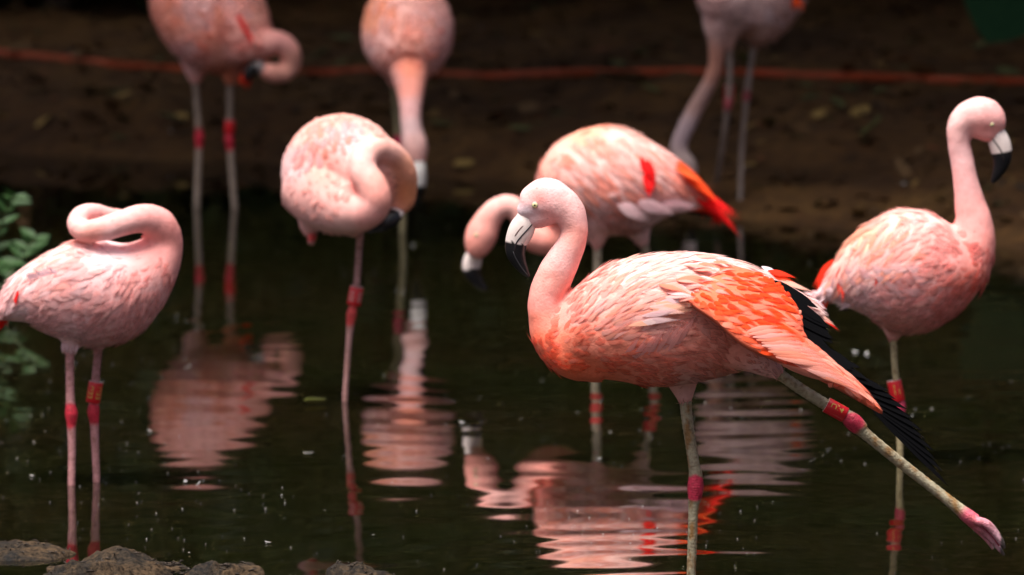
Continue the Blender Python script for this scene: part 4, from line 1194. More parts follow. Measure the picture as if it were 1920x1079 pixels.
# ------------------------------------------------------------------ upright flamingo on one leg
def bird_upright():
    b = Bird('upright flamingo on one leg with tall neck and its head turned away from the flock', 1688, 866)
    b.loft([(1872, 248, 11, 10, 0), (1866, 236, 25, 20, 0), (1853, 224, 35, 27, 0), (1836, 217, 36, 29, 0), (1815, 221, 30, 27, 0), (1800, 240, 25, 24, 0), (1798, 268, 22, 22, 0), (1804, 300, 22, 22, 0), (1811, 340, 24, 24, 0), (1819, 380, 29, 29, 0), (1826, 420, 36, 38, 0), (1822, 462, 46, 52, 0), (1796, 505, 62, 70, 0)], 'fine')
    b.loft([(1866, 266, 8, 8, 0), (1858, 255, 18, 15, 0), (1844, 242, 25, 20, 0), (1826, 232, 24, 20, 0)], 'fine')
    b.loft([(1846, 480, 22, 34, 0), (1826, 492, 48, 60, 0), (1790, 500, 84, 90, 0), (1740, 506, 112, 112, 0), (1685, 512, 117, 114, 0), (1630, 520, 92, 98, 0), (1585, 534, 52, 64, 0), (1550, 548, 20, 30, 0), (1530, 555, 6, 10, 0)], 'contour')
    b.loft([(1685, 570, 52, 52, 0), (1677, 612, 26, 26, 0), (1675, 640, 8, 8, 0)], 'mid')
    b.body(0.0045, [(1830, 190, PALE), (1870, 215, (0.86, .52, .46)), (1850, 250, (0.85, .46, .40)), (1800, 230, PALE), (1800, 290, (0.87, .60, .54)), (1812, 340, (0.86, .54, .48)), (1825, 400, (0.85, .46, .40)), (1840, 470, (0.84, .40, .34)), (1840, 530, (0.82, .32, .25)), (1800, 570, (0.82, .40, .34)), (1770, 470, (0.85, .45, .39)),
        (1740, 400, (0.86, .56, .48)), (1680, 400, (0.86, .56, .46)), (1620, 440, (0.87, .50, .36)), (1570, 500, (0.87, .56, .46)), (1680, 480, (0.86, .52, .44)), (1640, 540, (0.86, .62, .57)), (1560, 545, WHITE), (1600, 590, (0.83, .60, .53)), (1700, 600, (0.80, .48, .40)), (1720, 550, (0.85, .52, .46)), (1676, 640, (0.75, .45, .38))], wob=.001)
    b.plumage(4200, 7000, Lc=0.036, Wc=0.0070, Lf=0.010, Wf=0.0013, lift=0.10, bare=[[(1555, 520), (1580, 470), (1625, 425), (1680, 392), (1740, 392), (1775, 420), (1760, 470), (1720, 500), (1650, 520), (1580, 560)]])
    b.dress('wing_feather', [(1555, 520), (1580, 470), (1625, 425), (1680, 392), (1740, 392), (1775, 420), (1760, 470), (1720, 500), (1650, 520), (1580, 560)], lambda x, y: lin(x, [1560, 1640, 1720, 1780], [112, 128, 146, 172]), lambda x, y: lin(x, [1560, 1700, 1780], [74, 60, 36]), 6.8, 20, 12, pal_mix([(3, (0.87, .60, .51)), (2, (0.88, .70, .63)), (2, (0.88, .42, .30)), (1, (0.86, .5, .42))]), cap=120, lift=.03)
    b.dress('flank_feather', [(1560, 545), (1640, 520), (1720, 505), (1770, 520), (1740, 560), (1660, 590), (1590, 575)], lambda x, y: lin(x, [1560, 1660, 1770], [-118, -140, -165]), 46, 8.5, 23, 15, pal_mix([(3, (0.86, .64, .6)), (2, WHITE), (1.5, (0.86, .54, .48))]), cap=70, lift=.14)
    for a in ((1575, 500, -.05, 1572, 560, -.06), (1580, 505, -.05, 1580, 572, -.07), (1648, 545, -.1, 1640, 520, -.12), (1646, 540, -.1, 1654, 518, -.12)):
        b.feather('red_covert', a[:3], a[3:], 7, (0.86, .12, .07), 'point')
    for k in range(9):
        b.feather('tail_feather', (1562 - k, 488 + 7 * k, .03 - .006 * k), (1519 + 2.5 * k, 540 + 6 * k, .03 - .006 * k), 9, np.array((0.86, .12, .03)) * random.uniform(.85, 1.06), 'blade')
    for k in range(7):
        b.feather('tail_covert', (1585 + 4 * k, 530 + 4 * k, -.05), (1543 + 5 * k, 548 + 6 * k, -.035), 9, (0.88, .74, .70), 'round')
    bk = b.beak([(1868, 246, 16), (1871, 260, 20), (1876, 276, 20.5), (1879, 293, 18.5), (1876, 312, 14), (1868, 330, 9), (1860, 343, 3.5)], 0.44)
    b.groove(bk, (-0.75, 0.15), 0.08, 0.56, 1.3, (0.02, .02, .02))
    b.eye(1860, 234, 3.6)
    lp = dict(col=(0.42, 0.35, 0.20), kcol=(0.66, .06, .13))
    b.leg([(1674, 620, 7, 0), (1676, 660, 6.3, 0), (1679, 705, 6.3, 0), (1684, 742, 7, 0), (1688, 760, 10.5, 0), (1688, 780, 8, 0), (1687, 810, 6.2, 0), (1688, 866, 6, 0), (1690, 930, 6, 0)], (1688, 762), klen=22, **lp)
    b.band((1676, 713), (1684, 752), 13.5, '7Z1', phi0=0.1, rows=1)
    return b

# ------------------------------------------------------------------ flamingo on the bank, shade worked into its plumage tones
def bird_on_bank():
    b = Bird('flamingo at the muddy edge, shade painted into its plumage, neck hanging down behind the bowed one', 1388, 402)
    b.loft([(1292, 345, 10, 10, -.02), (1290, 330, 19, 18, -.02), (1283, 310, 22, 21, -.02), (1273, 285, 17, 17, -.02), (1276, 262, 16, 16, -.02), (1288, 235, 16.5, 16, -.02), (1306, 200, 16, 16, -.02), (1328, 160, 14.5, 15, -.03), (1342, 120, 14, 15, -.04), (1343, 80, 16, 18, -.05), (1342, 45, 26, 30, -.05), (1356, 15, 44, 46, -.03)], 'fine')
    b.loft([(1325, 30, 20, 30, -.05), (1345, 10, 56, 60, -.04), (1385, -10, 92, 92, 0), (1425, -18, 98, 98, .03), (1460, -28, 74, 80, .05), (1490, -36, 44, 54, .07), (1520, -34, 16, 26, .08)], 'contour')
    b.loft([(1370, 30, 40, 40, -.03), (1367, 66, 20, 20, -.03), (1366, 95, 8, 8, -.03)], 'mid')
    b.loft([(1420, 30, 40, 40, .04), (1417, 68, 18, 18, .04), (1414, 92, 7, 7, .04)], 'mid')
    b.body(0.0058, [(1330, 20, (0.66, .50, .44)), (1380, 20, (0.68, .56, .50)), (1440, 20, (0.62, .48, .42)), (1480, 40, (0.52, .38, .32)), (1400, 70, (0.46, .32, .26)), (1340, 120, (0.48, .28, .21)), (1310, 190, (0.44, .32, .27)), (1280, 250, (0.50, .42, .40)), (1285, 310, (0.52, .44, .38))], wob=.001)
    b.plumage(1800, 2200, Lc=0.040, Wc=0.009, Lf=0.013, Wf=0.002, lift=0.10)
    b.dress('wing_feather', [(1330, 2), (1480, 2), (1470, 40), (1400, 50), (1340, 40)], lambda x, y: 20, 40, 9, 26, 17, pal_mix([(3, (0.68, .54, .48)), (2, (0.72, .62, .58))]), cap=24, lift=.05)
    for k in range(6):
        b.feather('tail_feather', (1462 + 5 * k, -14, -.06), (1478 + 6 * k, 18 + 8 * random.random(), -.07), 7, np.array((0.86, .18, .08)) * random.uniform(.85, 1.05), 'blade')
    b.beak([(1292, 340, 11, -.02), (1296, 354, 11.5, -.02), (1297, 366, 9, -.02), (1294, 376, 4, -.02)], 0.4)
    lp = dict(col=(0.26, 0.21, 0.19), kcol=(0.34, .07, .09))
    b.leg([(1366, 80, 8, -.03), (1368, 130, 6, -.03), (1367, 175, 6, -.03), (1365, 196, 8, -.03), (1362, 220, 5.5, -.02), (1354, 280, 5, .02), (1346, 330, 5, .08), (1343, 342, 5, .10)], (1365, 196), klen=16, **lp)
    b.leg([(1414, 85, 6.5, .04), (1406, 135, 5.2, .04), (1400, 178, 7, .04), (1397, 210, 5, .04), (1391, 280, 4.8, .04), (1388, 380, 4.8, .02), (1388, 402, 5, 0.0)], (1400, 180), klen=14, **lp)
    b.band((1367, 160), (1366, 190), 9.5)
    return b

BIRDS = [bird_stretching(), bird_neck_on_back(), bird_curled(), bird_preening(), bird_facing(), bird_bowed(), bird_upright(), bird_on_bank()]

# ------------------------------------------------------------------ helpers for the bank
def ground_hit(px, py):
    d = ray(px, py)
    Ys = np.linspace(20.0, 45.0, 1200)
    Q = CAMP + d[None] * (Ys / d[1])[:, None]
    g = np.maximum(ground_z(Q[:, 0], Q[:, 1]), 0.0)
    k = np.argmax(Q[:, 2] < g)
    q = Q[k]
    return np.array([q[0], q[1], g[k]])

def leaf_cards(n, centre, rad, size, seed, hollow=0.35):
    """leaf-sized folded blades spread through an ellipsoid in clumps"""
    g = np.random.default_rng(seed)
    ncl = max(6, n // 90)
    u = g.normal(size=(ncl, 3)); u /= np.linalg.norm(u, axis=1)[:, None]
    cl = u * (g.uniform(hollow, 1.0, ncl) ** 0.5)[:, None]
    which = g.integers(0, ncl, n)
    Q = (cl[which] + g.normal(0, 0.16, (n, 3))) * np.array(rad) + np.array(centre)
    d = g.normal(size=(n, 3)); d[:, 2] -= 0.5; d /= np.linalg.norm(d, axis=1)[:, None]
    up = g.normal(size=(n, 3)) * 0.6 + np.array([0, 0, 1.0])
    s = np.cross(d, up); s /= np.linalg.norm(s, axis=1)[:, None] + 1e-9
    nn = np.cross(s, d)
    L = size * g.uniform(0.6, 1.3, n)[:, None]
    V = np.stack([Q, Q + d * L * .5 + s * L * .28 + nn * L * .06, Q + d * L, Q + d * L * .5 - s * L * .28 + nn * L * .06], 1).reshape(-1, 3)
    i = np.arange(n)[:, None] * 4
    Fc = np.vstack([np.c_[i, i + 1, i + 2], np.c_[i, i + 2, i + 3]])
    return V, Fc

M_LEAFD = simple_mat('dark_foliage', (0.018, 0.045, 0.012), 0.5, (0.040, 0.075, 0.020), 3.0, trans=0.15)
M_LEAFG = simple_mat('pond_plant_leaf', (0.018, 0.060, 0.014), 0.6, (0.036, 0.088, 0.022), 30.0, trans=0.2)
M_BARK = simple_mat('bark', (0.035, 0.025, 0.017), 0.9, (0.075, 0.058, 0.042), 14.0, 0.6, 0.2)
M_STEM = simple_mat('green_stem', (0.05, 0.09, 0.03), 0.6, (0.08, 0.10, 0.04), 40.0)

def tube(pts, rad, n=10, sub=6):
    A = catmull(np.c_[np.array(pts, float), np.array(rad, float)], sub)
    V, Fc, _ = loft_mesh(A[:, :3], A[:, 3], A[:, 3], ref=(0.31, 0.9, 0.2), n=n)
    return V, Fc

# unseen trees behind the bank: crowns pushed forward to shade it and the rear birds
def tree(x, y, h, cen, rad, n, seed, label):
    b0 = np.array([x, y, float(ground_z(np.array([x]), np.array([y]))[0]) - 0.1])
    r = bpy.data.objects.new('tree', None); COL.objects.link(r); r.location = b0
    r['label'] = label; r['category'] = 'tree'; r['group'] = 'shade trees behind the bank'
    g = random.Random(seed)
    c = np.array(cen)
    V, Fc = tube([b0, b0 + [g.uniform(-.2, .2), -.3, h * .35], (b0 * .35 + c * .65) - [0, 0, .3], c + [0, 0, rad[2] * .5]], [.24, .19, .13, .03])
    tr = add('trunk', mesh_from('trunk', V - b0, Fc, M_BARK), r)
    for k in range(7):
        t = g.uniform(.35, .75)
        s = b0 * (1 - t) + c * t
        a = g.uniform(0, 6.28)
        e = c + np.array([math.cos(a) * rad[0] * .75, math.sin(a) * rad[1] * .75, g.uniform(-.4, .6) * rad[2]])
        V, Fc = tube([s, (s + e) / 2 + [0, 0, .3], e], [.085, .055, .015], 8, 4)
        add('limb', mesh_from('limb', V - b0, Fc, M_BARK), tr)
    V, Fc = leaf_cards(n, cen, rad, 0.21, seed)
    add('crown', mesh_from('crown', V - b0, Fc, M_LEAFD, smooth=False), r, kind='stuff')

for i, (x, y, h, cen, rad, n, lab) in enumerate((
        (-7.6, 30.5, 7, (-6.6, 26.4, 5.2), (3.2, 4.4, 1.7), 9000, 'unseen broad tree shading the bank far beyond the leafy pond plant'),
        (-3.2, 31.0, 7, (-3.0, 25.3, 5.0), (3.0, 4.4, 1.6), 10000, 'unseen spreading tree shading the bank behind the preening flamingo'),
        (0.6, 30.2, 8, (0.3, 24.7, 5.2), (3.0, 4.6, 1.8), 10000, 'unseen tall tree shading the bank behind the flamingo seen head on'),
        (4.0, 31.2, 7, (2.6, 24.9, 4.8), (2.9, 4.6, 1.6), 10000, 'unseen spreading tree shading the bank behind the flamingo at the muddy edge'),
        (8.0, 30.4, 8, (6.4, 24.8, 5.2), (3.2, 4.6, 1.8), 9000, 'unseen broad tree shading the bank beyond the big dark leaf'))):
    tree(x, y, h, cen, rad, n, 40 + i, lab)

def shrub(x, y, rx, h, n, seed, label):
    z0 = float(ground_z(np.array([x]), np.array([y]))[0])
    b0 = np.array([x, y, z0])
    r = bpy.data.objects.new('shrub', None); COL.objects.link(r); r.location = b0
    r['label'] = label; r['category'] = 'shrub'; r['group'] = 'tall bushes in the back row' if 'tall' in label else 'low bushes above the bank' if 'low' in label else 'dark shrubs along the back of the bank'
    g = random.Random(seed)
    for k in range(5):
        a = g.uniform(0, 6.28)
        e = b0 + np.array([math.cos(a) * rx * .6, math.sin(a) * rx * .5, h * g.uniform(.6, .9)])
        V, Fc = tube([b0 - [0, 0, .05], (b0 + e) / 2 + [0, 0, .1], e], [.035, .025, .008], 7, 4)
        add('stem', mesh_from('stem', V - b0, Fc, M_BARK), r)
    V, Fc = leaf_cards(n, b0 + [0, 0, h * .55], (rx, rx * .8, h * .55), 0.15, seed, 0.2)
    add('foliage', mesh_from('foliage', V - b0, Fc, M_LEAFD, smooth=False), r, kind='stuff')
for i, x in enumerate((-8.2, -6.0, -4.1, -2.4, -0.8, 1.0, 2.7, 4.4, 6.3, 8.4)):  # unseen row, added to block light from behind the bank
    shrub(x, 30.2 + 0.5 * math.sin(i * 2.1), 1.4, 2.5 + 0.4 * math.cos(i * 1.7), 6000, 70 + i, 'unseen dense dark evergreen shrub added behind the bank to block light')

for i, x in enumerate((-9.5, -7.2, -5.1, -3.2, -1.6, 0.1, 1.9, 3.6, 5.4, 7.4, 9.6)):  # unseen row, added to close bright gaps in the water's reflections
    shrub(x, 32.6 + 0.5 * math.sin(i * 1.3), 1.6, 4.6 + 0.5 * math.cos(i * 2.3), 8000, 170 + i, 'tall unseen dense dark bush added in the back row to darken reflections')

for i, (px_, py_) in enumerate(((-330, 45), (-120, 40), (90, 42), (300, 30), (520, 22), (760, 12), (1000, 6), (1250, 2), (1500, 0), (1750, 2), (2000, 10), (2250, 10))):
    q = ground_hit(px_, py_)
    shrub(q[0], q[1] + .55, .48, 1.15 + .2 * math.sin(i * 1.9), 1500, 270 + i, 'low dark bush at the top edge of the muddy bank')

# leaf litter: too much to count
n = 2600
g = np.random.default_rng(91)
lx = g.uniform(-2.6, 2.6, n); ld = g.random(n) ** 0.9 * 5.0 + 0.05
ly = shore_y(lx) + ld
lz = ground_z(lx, ly)
keep = lz > 0.01
lx, ly, lz = lx[keep], ly[keep], lz[keep]; n = len(lx)
a = g.uniform(0, 6.28, n); l = g.uniform(.012, .045, n)
d = np.c_[np.cos(a), np.sin(a), g.normal(0, .18, n)] * l[:, None]
sd = np.c_[-np.sin(a), np.cos(a), g.normal(0, .25, n)] * (l * g.uniform(.2, .4, n))[:, None]
Q = np.c_[lx, ly, lz + .006]
V = np.stack([Q - d, Q + sd + [0, 0, .004], Q + d, Q - sd + [0, 0, .004]], 1).reshape(-1, 3)
i = np.arange(n)[:, None] * 4
Fc = np.vstack([np.c_[i, i + 1, i + 2], np.c_[i, i + 2, i + 3]])
pc = np.array([(0.05, .025, .01), (0.09, .05, .02), (0.15, .09, .03), (0.05, .055, .02), (0.03, .018, .01), (0.12, .045, .02)])
cc = np.repeat(pc[g.integers(0, len(pc), n)] * g.uniform(.7, 1.3, (n, 1)), 4, 0)
add('leaf_litter', mesh_from('leaf_litter', V, Fc, attr_mat('litter', .75, .25), cc, smooth=False), kind='stuff', label='brown leaf litter strewn over the muddy bank', category='leaf litter')

# ------------------------------------------------------------------ orange hose on the bank
hp = [(-420, 92), (-150, 96), (0, 103), (110, 113), (240, 128), (400, 139), (560, 140), (700, 136), (900, 147), (1100, 141), (1300, 138), (1500, 146), (1750, 155), (1950, 160), (2400, 164)]
hx = np.arange(-420, 2401, 45)
hy = np.interp(hx, [q[0] for q in hp], [q[1] for q in hp])
Q = np.array([ground_hit(a, b_) for a, b_ in zip(hx, hy)])
Q[1:-1] = (Q[:-2] + 2 * Q[1:-1] + Q[2:]) / 4
Q = catmull(Q, 4)
Q[:, 2] += 0.004 + 0.008 * vnoise(Q, 2.1, 12)
V, Fc, _ = loft_mesh(Q, np.full(len(Q), .0135), np.full(len(Q), .0135), ref=(0, 0, 1), n=10)
b0 = Q[len(Q) // 2]
M_HOSE = simple_mat('orange_hose', (0.34, 0.045, 0.009), 0.55, (0.22, 0.040, 0.010), 9.0)
add('garden_hose', mesh_from('garden_hose', V - b0, Fc, M_HOSE), None, b0, label='muddy orange hose lying along the dark bank', category='hose')

# ------------------------------------------------------------------ fallen leaves on the bank
def leaf_mesh(name, mat, lw=0.5, curl=0.12, rows=7):
    t = np.linspace(0, 1, rows)
    pr = np.sin(math.pi * t ** 0.8) ** 0.8
    V = []
    for ti, wi in zip(t, pr):
        for s in (-1, 0, 1):
            V.append((ti - .5, s * wi * lw * .5, curl * (abs(s) * wi * .6 + (ti - .5) ** 2 * 1.5)))
    Fc = []
    for i in range(rows - 1):
        for j in range(2):
            a = i * 3 + j; Fc.append([a, a + 1, a + 4, a + 3])
    return mesh_from(name, V, Fc, mat)
M_L1 = simple_mat('leaf_brown', (0.085, 0.045, 0.018), 0.7, (0.14, 0.08, 0.03), 60)
M_L2 = simple_mat('leaf_ochre', (0.20, 0.13, 0.035), 0.65, (0.26, 0.17, 0.05), 60)
M_L3 = simple_mat('leaf_olive', (0.055, 0.065, 0.020), 0.6, (0.09, 0.10, 0.03), 60)
LM = [leaf_mesh('fallen_leaf_a', M_L1), leaf_mesh('fallen_leaf_b', M_L2, .6), leaf_mesh('fallen_leaf_c', M_L3, .45)]
LL = ['dull brown fallen leaf lying on the muddy bank', 'ochre yellow fallen leaf lying on the muddy bank', 'olive green fallen leaf lying on the muddy bank']
def put_leaf(px, py, k, size, rz=None, lift=.012):
    q = ground_hit(px, py)
    lab, grp = LL[k], ('brown', 'ochre', 'olive')[k] + ' leaves on the bank'
    if lift > .02:
        lab, grp = lab.replace('lying on the muddy bank', 'lying across the orange hose'), grp.replace('on the bank', 'on the hose')
    elif size > .115:
        lab, grp = 'large ' + lab, 'large ' + grp
    o = add('fallen_leaf', LM[k], None, (q[0], q[1], q[2] + lift), label=lab, category='leaf', group=grp)
    o.rotation_euler = (random.gauss(0, .25), random.gauss(0, .25) - .05, random.uniform(0, 6.28) if rz is None else rz)
    o.scale = (size, size, size)
for px, py, k, s in ((232, 192, 1, .06), (190, 185, 2, .14), (325, 232, 2, .10), (340, 228, 1, .05), (140, 265, 0, .05), (870, 322, 1, .075), (926, 240, 0, .16), (990, 215, 0, .12), (1180, 160, 2, .16), (1060, 120, 2, .05), (1410, 140, 1, .05),
                     (1535, 225, 1, .07), (1570, 205, 2, .09), (1630, 255, 2, .13), (1440, 240, 2, .10), (1400, 320, 1, .06), (1690, 330, 0, .10), (1880, 320, 0, .08), (1650, 180, 2, .07), (1610, 105, 1, .06), (1800, 235, 0, .12), (1140, 205, 2, .06), (60, 150, 0, .12), (90, 230, 1, .05), (270, 175, 0, .09), (610, 205, 0, .10), (575, 85, 0, .05)):
    put_leaf(px, py, k, s)
for px, py, k, s in ((150, 116, 0, .09), (222, 124, 0, .10), (300, 132, 2, .07), (590, 140, 0, .08), (640, 138, 2, .06), (905, 146, 2, .10), (938, 145, 0, .09), (1052, 142, 0, .07), (1158, 140, 2, .11), (1400, 141, 2, .10), (1425, 143, 0, .07), (1590, 150, 0, .09), (1660, 152, 1, .06), (1730, 154, 0, .10), (1830, 157, 0, .12), (1890, 158, 2, .10), (40, 107, 0, .09)):
    put_leaf(px, py, k, s, lift=.030)
for i in range(70):
    px = random.uniform(-60, 1980); sh = np.interp(px, [p[0] for p in SH_PX], [p[1] for p in SH_PX])
    py = random.uniform(8, sh - 12)
    put_leaf(px, py, random.choices([0, 1, 2], [5, 1, 2])[0], random.uniform(.035, .10))

# ------------------------------------------------------------------ down and feathers on the water and the mud
M_DOWN = simple_mat('white_down', (0.27, 0.27, 0.28), 0.7, (0.46, 0.45, 0.46), 50)
tv, tf_, tu = feather_template(7, camber=0.15)
tv = tv.copy(); tv[:, 1] *= 0.22; tv[:, 2] = tv[:, 2] * .25 + 0.35 * (tv[:, 0] - .4) ** 2; tv[:, 0] -= .5; tv[:, 1] += .25 * tv[:, 0] ** 2
DOWN = mesh_from('floating_feather', tv, tf_, M_DOWN)
def put_down(px, py, size, water=True, rz=None):
    q = on_z(px, py, 0.003) if water else ground_hit(px, py) + [0, 0, .012]
    o = add('floating_feather' if water else 'stray_feather', DOWN, None, tuple(q), label='small white curled feather floating on the dark water' if water else 'small white feather stuck to the muddy bank', category='feather', group='feathers on the water' if water else 'feathers on the bank')
    o.rotation_euler = (random.gauss(0, .2), random.gauss(0, .25), random.uniform(0, 6.28) if rz is None else rz)
    o.scale = (size * .62,) * 3
for px, py, s in ((440, 955, .012), (503, 1017, .026), (348, 903, .030), (372, 907, .024), (578, 850, .040), (643, 856, .020), (97, 390, .014), (490, 548, .012), (520, 655, .022), (968, 697, .010), (1604, 660, .030), (1625, 663, .026), (1520, 437, .026), (281, 808, .020), (735, 905, .012), (815, 765, .012),
                  (350, 690, .014), (1124, 860, .018), (955, 318, .024), (822, 327, .016), (866, 792, .022), (60, 892, .018), (95, 886, .010), (355, 1037, .018), (610, 957, .012), (1920, 900, .016), (1780, 935, .010), (700, 1003, .012), (775, 460, .020), (520, 470, .016), (1700, 452, .040), (1880, 460, .050), (690, 525, .012), (1060, 905, .012), (840, 425, .022), (820, 432, .016), (735, 520, .016), (745, 560, .016), (915, 860, .012), (1500, 770, .014)):
    put_down(px, py, s)
for px, py, s in ((140, 262, .03), (320, 257, .03), (265, 302, .02), (219, 279, .02), (1690, 355, .06), (1560, 385, .05), (1485, 355, .03), (1400, 322, .03), (1715, 95, .03), (1520, 40, .02), (632, 110, .03), (900, 62, .03), (1130, 98, .03)):
    put_down(px, py, s, False)
# countless specks of down and dust
n = 460
g = np.random.default_rng(21)
px = g.uniform(-80, 2000, 4 * n); py = 470 + (1100 - 470) * g.random(4 * n) ** 0.75
kp = np.where(vnoise(np.c_[px, py * 2, px * 0], 1 / 170., 55) + g.normal(0, .35, 4 * n) > 0.35)[0][:n]
px, py = px[kp], py[kp]; n = len(px)
Q = np.array([on_z(a, b_, 0.0015) for a, b_ in zip(px, py)])
R = np.clip(g.lognormal(-7.15, .5, n), .0004, .0022)
ang = g.uniform(0, 6.28, (n, 1)) + np.linspace(0, 2 * math.pi, 5, endpoint=False)[None]
asp = g.uniform(.35, 1.0, (n, 1)); rot = g.uniform(0, 6.28, (n, 1))
ex = np.cos(ang) * R[:, None]; ey = np.sin(ang) * R[:, None] * asp
V = np.stack([Q[:, 0:1] + ex * np.cos(rot) - ey * np.sin(rot), Q[:, 1:2] + ex * np.sin(rot) + ey * np.cos(rot), Q[:, 2:3] + 0 * ex], 2)
V = np.concatenate([V, (Q + [0, 0, .0015])[:, None] * np.array([1, 1, 1])], 1)
V[:, 5, 2] = .003
i = np.arange(n)[:, None] * 6
Fc = np.vstack([np.c_[i + k, i + (k + 1) % 5, i + 5] for k in range(5)])
add('floating_specks', mesh_from('floating_specks', V.reshape(-1, 3), Fc, M_DOWN), kind='stuff', label='scattered tiny white specks of down on the dark water', category='specks')
# green leaf adrift
M_GL = simple_mat('drifting_leaf', (0.13, 0.16, 0.03), 0.5, (0.20, 0.21, 0.05), 40)
q = on_z(592, 755, .004)
o = add('drifting_leaf', leaf_mesh('drifting_leaf', M_GL, .22, .25), None, tuple(q), label='narrow yellow green leaf drifting on the water by the single leg', category='leaf')
o.rotation_euler = (0, 0, .35); o.scale = (.058,) * 3

# ------------------------------------------------------------------ mud-caked rocks in front
m, nt, p, out = newmat('muddy_rock')
tc = N(nt, 'ShaderNodeTexCoord').outputs['Object']
n1 = N(nt, 'ShaderNodeTexNoise', Scale=16.0, Detail=8.0, Roughness=0.7); nt.links.new(tc, n1.inputs['Vector'])
n2 = N(nt, 'ShaderNodeTexNoise', Scale=130.0, Detail=5.0, Roughness=0.75); nt.links.new(tc, n2.inputs['Vector'])
c1 = ramp(nt, n1.outputs[0], [(0.36, (0.016, 0.016, 0.017)), (0.47, (0.036, 0.027, 0.019)), (0.60, (0.085, 0.056, 0.033))])
c2 = ramp(nt, n2.outputs[0], [(0.38, (0.2, 0.18, 0.16)), (0.52, (0.85, 0.85, 0.85)), (0.72, (1.3, 1.25, 1.2))])
nt.links.new(mixcol(nt, 1.0, c1, c2, 'MULTIPLY'), p.inputs['Base Color'])
r_ = ramp(nt, n1.outputs[0], [(0.35, (0.6, 0.6, 0.6)), (0.6, (0.9, 0.9, 0.9))]); nt.links.new(r_, p.inputs['Roughness'])
p.inputs['Specular IOR Level'].default_value = 0.15
bp = N(nt, 'ShaderNodeBump', Strength=0.7, Distance=0.008); nt.links.new(n2.outputs[0], bp.inputs['Height']); nt.links.new(bp.outputs[0], p.inputs['Normal'])
M_ROCK = m
M_TWIG = simple_mat('wet_twig', (0.02, 0.014, 0.010), 0.7, (0.04, 0.028, 0.02), 60)
def rock(pxc, top, halfw, Y, depth, seed, label, flat=1.0):
    c = at(pxc, top, Y)
    k = Y / F
    ztop = c[2]
    rz = ztop + 0.05
    b0 = np.array([c[0], Y, 0.0])
    nu, nv = 120, 60
    V = []
    for i in range(nv + 1):
        th = math.pi * i / nv
        for j in range(nu):
            ph = 2 * math.pi * j / nu
            V.append((math.sin(th) * math.cos(ph), math.sin(th) * math.sin(ph), math.cos(th)))
    U = np.array(V)
    sq = np.sign(U) * np.abs(U) ** 0.8
    W = sq * np.array([halfw * k, depth, rz])
    W[:, 2] -= 0.05
    nz_ = fbm(W + seed * 3.7, 9, 4, seed) * .26 + fbm(W + seed, 45, 3, seed + 3) * .09 - np.abs(vnoise(W + seed, 26, seed + 9)) * .12
    W = W + U * (nz_ * rz * 0.9)[:, None]
    W[:, 2] *= (ztop / max(W[:, 2].max(), 1e-3)) if W[:, 2].max() > 0 else 1
    Fc = []
    for i in range(nv):
        for j in range(nu):
            a = i * nu + j; e = i * nu + (j + 1) % nu
            Fc.append([a, a + nu, e + nu, e])
    r = add('rock', mesh_from('rock', W, Fc, M_ROCK), None, tuple(b0), label=label, category='rock', group='mud caked rocks at the near edge')
    # bits of twig and husk stuck on top, joined into one crumb layer
    g = random.Random(seed)
    VV, FF = [], []
    upi = np.where(U[:, 2] > .25)[0]
    for t in range(46):
        s = W[g.choice(list(upi))]
        a = g.uniform(0, 6.28); l = g.uniform(.004, .016)
        e = s + np.array([math.cos(a) * l, math.sin(a) * l, g.uniform(-.001, .005)])
        v, f, _ = loft_mesh(np.array([s + [0, 0, .0005], (s + e) / 2 + [0, 0, .0015], e]), np.array([.0011, .0017, .0006]), np.array([.0011, .0017, .0006]), ref=(.2, .3, .9), n=5)
        FF += [[q + len(VV) for q in ff] for ff in f]; VV += list(v)
    add('debris', mesh_from('debris', VV, FF, M_TWIG), r, kind='stuff')
rock(45, 1017, 100, 15.95, .11, 3, 'rounded muddy rock lying against the bigger cracked one')
rock(180, 1032, 122, 15.55, .12, 5, 'largest mud caked rock between two flatter ones')
rock(312, 1054, 48, 15.75, .05, 8, 'small flat rock wedged between two larger muddy rocks')
rock(418, 1053, 92, 15.55, .07, 11, 'long flat rock crusted with dark grey mud')
rock(675, 1057, 78, 15.50, .07, 14, 'lone muddy rock set apart from the row of rocks')

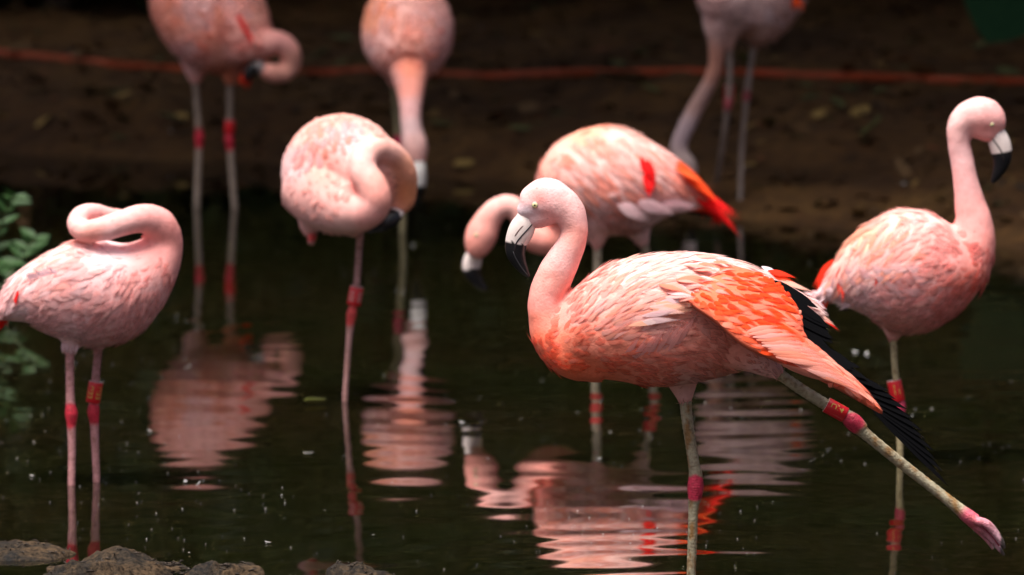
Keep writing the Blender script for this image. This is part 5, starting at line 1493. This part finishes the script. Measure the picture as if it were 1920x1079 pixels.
# ------------------------------------------------------------------ leafy plant at the water's edge
def leaf_on(name, parent, base, root, tip, width, mesh, up=(0, -.5, 1)):
    root, tip = np.array(root), np.array(tip)
    x = tip - root; L = np.linalg.norm(x); x /= L
    n_ = np.array(up, float); n_ -= x * (n_ @ x); n_ /= np.linalg.norm(n_); y = np.cross(n_, x)
    o = bpy.data.objects.new(name, mesh); COL.objects.link(o); o.parent = parent
    c = (root + tip) / 2 - base
    o.matrix_basis = Matrix(((x[0] * L, y[0] * width, n_[0] * L, c[0]), (x[1] * L, y[1] * width, n_[1] * L, c[1]), (x[2] * L, y[2] * width, n_[2] * L, c[2]), (0, 0, 0, 1)))
    return o
PL = leaf_mesh('plant_leaf', M_LEAFG, 1.0, .18)
def plant(stems, Y, px, py, label, name='leafy_plant'):
    b0 = on_z(px, py); b0[1] = Y; b0 = at(px, py, Y); b0[2] = 0
    r = bpy.data.objects.new(name, None); COL.objects.link(r); r.location = b0
    r['label'] = label; r['category'] = 'plant'
    for st in stems:
        pts = [at(a, b_, Y + d) for a, b_, d in st]
        A = catmull(np.array(pts), 8)
        V, Fc, _ = loft_mesh(A, np.linspace(.005, .0015, len(A)), np.linspace(.005, .0015, len(A)), ref=(.3, .9, .1), n=7)
        so = add('stem', mesh_from('stem', V - b0, Fc, M_STEM), r)
        for i in range(6, len(A), 3):
            for sgn in (-1, 1):
                t = A[min(i + 1, len(A) - 1)] - A[i - 1]; t /= np.linalg.norm(t)
                d = t * .5 + np.array([sgn * random.uniform(.5, 1), random.uniform(-.6, .6), random.uniform(-.35, .25)])
                d /= np.linalg.norm(d); l = random.uniform(.035, .065)
                leaf_on('leaf', so, b0, A[i], A[i] + d * l, l * random.uniform(.42, .55), PL)
plant([[(-40, 600, 0), (-30, 520, .02), (-5, 440, .0), (18, 385, -.05), (30, 368, -.08)],
       [(-45, 600, 0), (-50, 540, 0), (-10, 495, -.05), (15, 498, -.10), (28, 505, -.12)],
       [(-35, 600, 0), (10, 530, .05), (45, 480, .10), (66, 448, .12)],
       [(-40, 605, 0), (0, 590, -.05), (30, 596, -.1), (48, 612, -.12)],
       [(-50, 605, .1), (-60, 480, .1), (-40, 420, .1)],
       [(-30, 605, .15), (30, 585, .2), (75, 590, .22)]], 20.6, -30, 600, 'leafy green pond plant growing out of the water behind the sleeping flamingo')

# big dark leaf over the bank
M_BIG = simple_mat('big_dark_leaf', (0.009, 0.034, 0.015), 0.8, (0.013, 0.042, 0.018), 8.0, spec=0.05)
BL = leaf_mesh('big_leaf', M_BIG, 1.0, .10, 11)
q = ground_hit(2080, 150)
r = bpy.data.objects.new('broad_leaved_plant', None); COL.objects.link(r); r.location = q
r['label'] = 'broad leaved plant with large dark green leaf hanging over the bank'; r['category'] = 'plant'
Yb = q[1]
for (a, b_), (c, d), (e, f), wd in (((1985, -150), (1930, -90), (1850, 84), .30), ((2080, -260), (2090, -200), (2010, 40), .30), ((2180, -150), (2190, -120), (2220, 90), .28)):
    A = catmull(np.array([q, at((2080 + a) / 2, (150 + b_) / 2 - 60, Yb - .1), at(a, b_, Yb - .25), at(c, d, Yb - .35)]), 8)
    V, Fc, _ = loft_mesh(A, np.linspace(.012, .006, len(A)), np.linspace(.012, .006, len(A)), ref=(.3, .9, .1), n=8)
    so = add('petiole', mesh_from('petiole', V - q, Fc, M_STEM), r)
    leaf_on('leaf', so, q, A[-1], at(e, f, Yb - .42), wd, BL, up=(0, -1, .4))
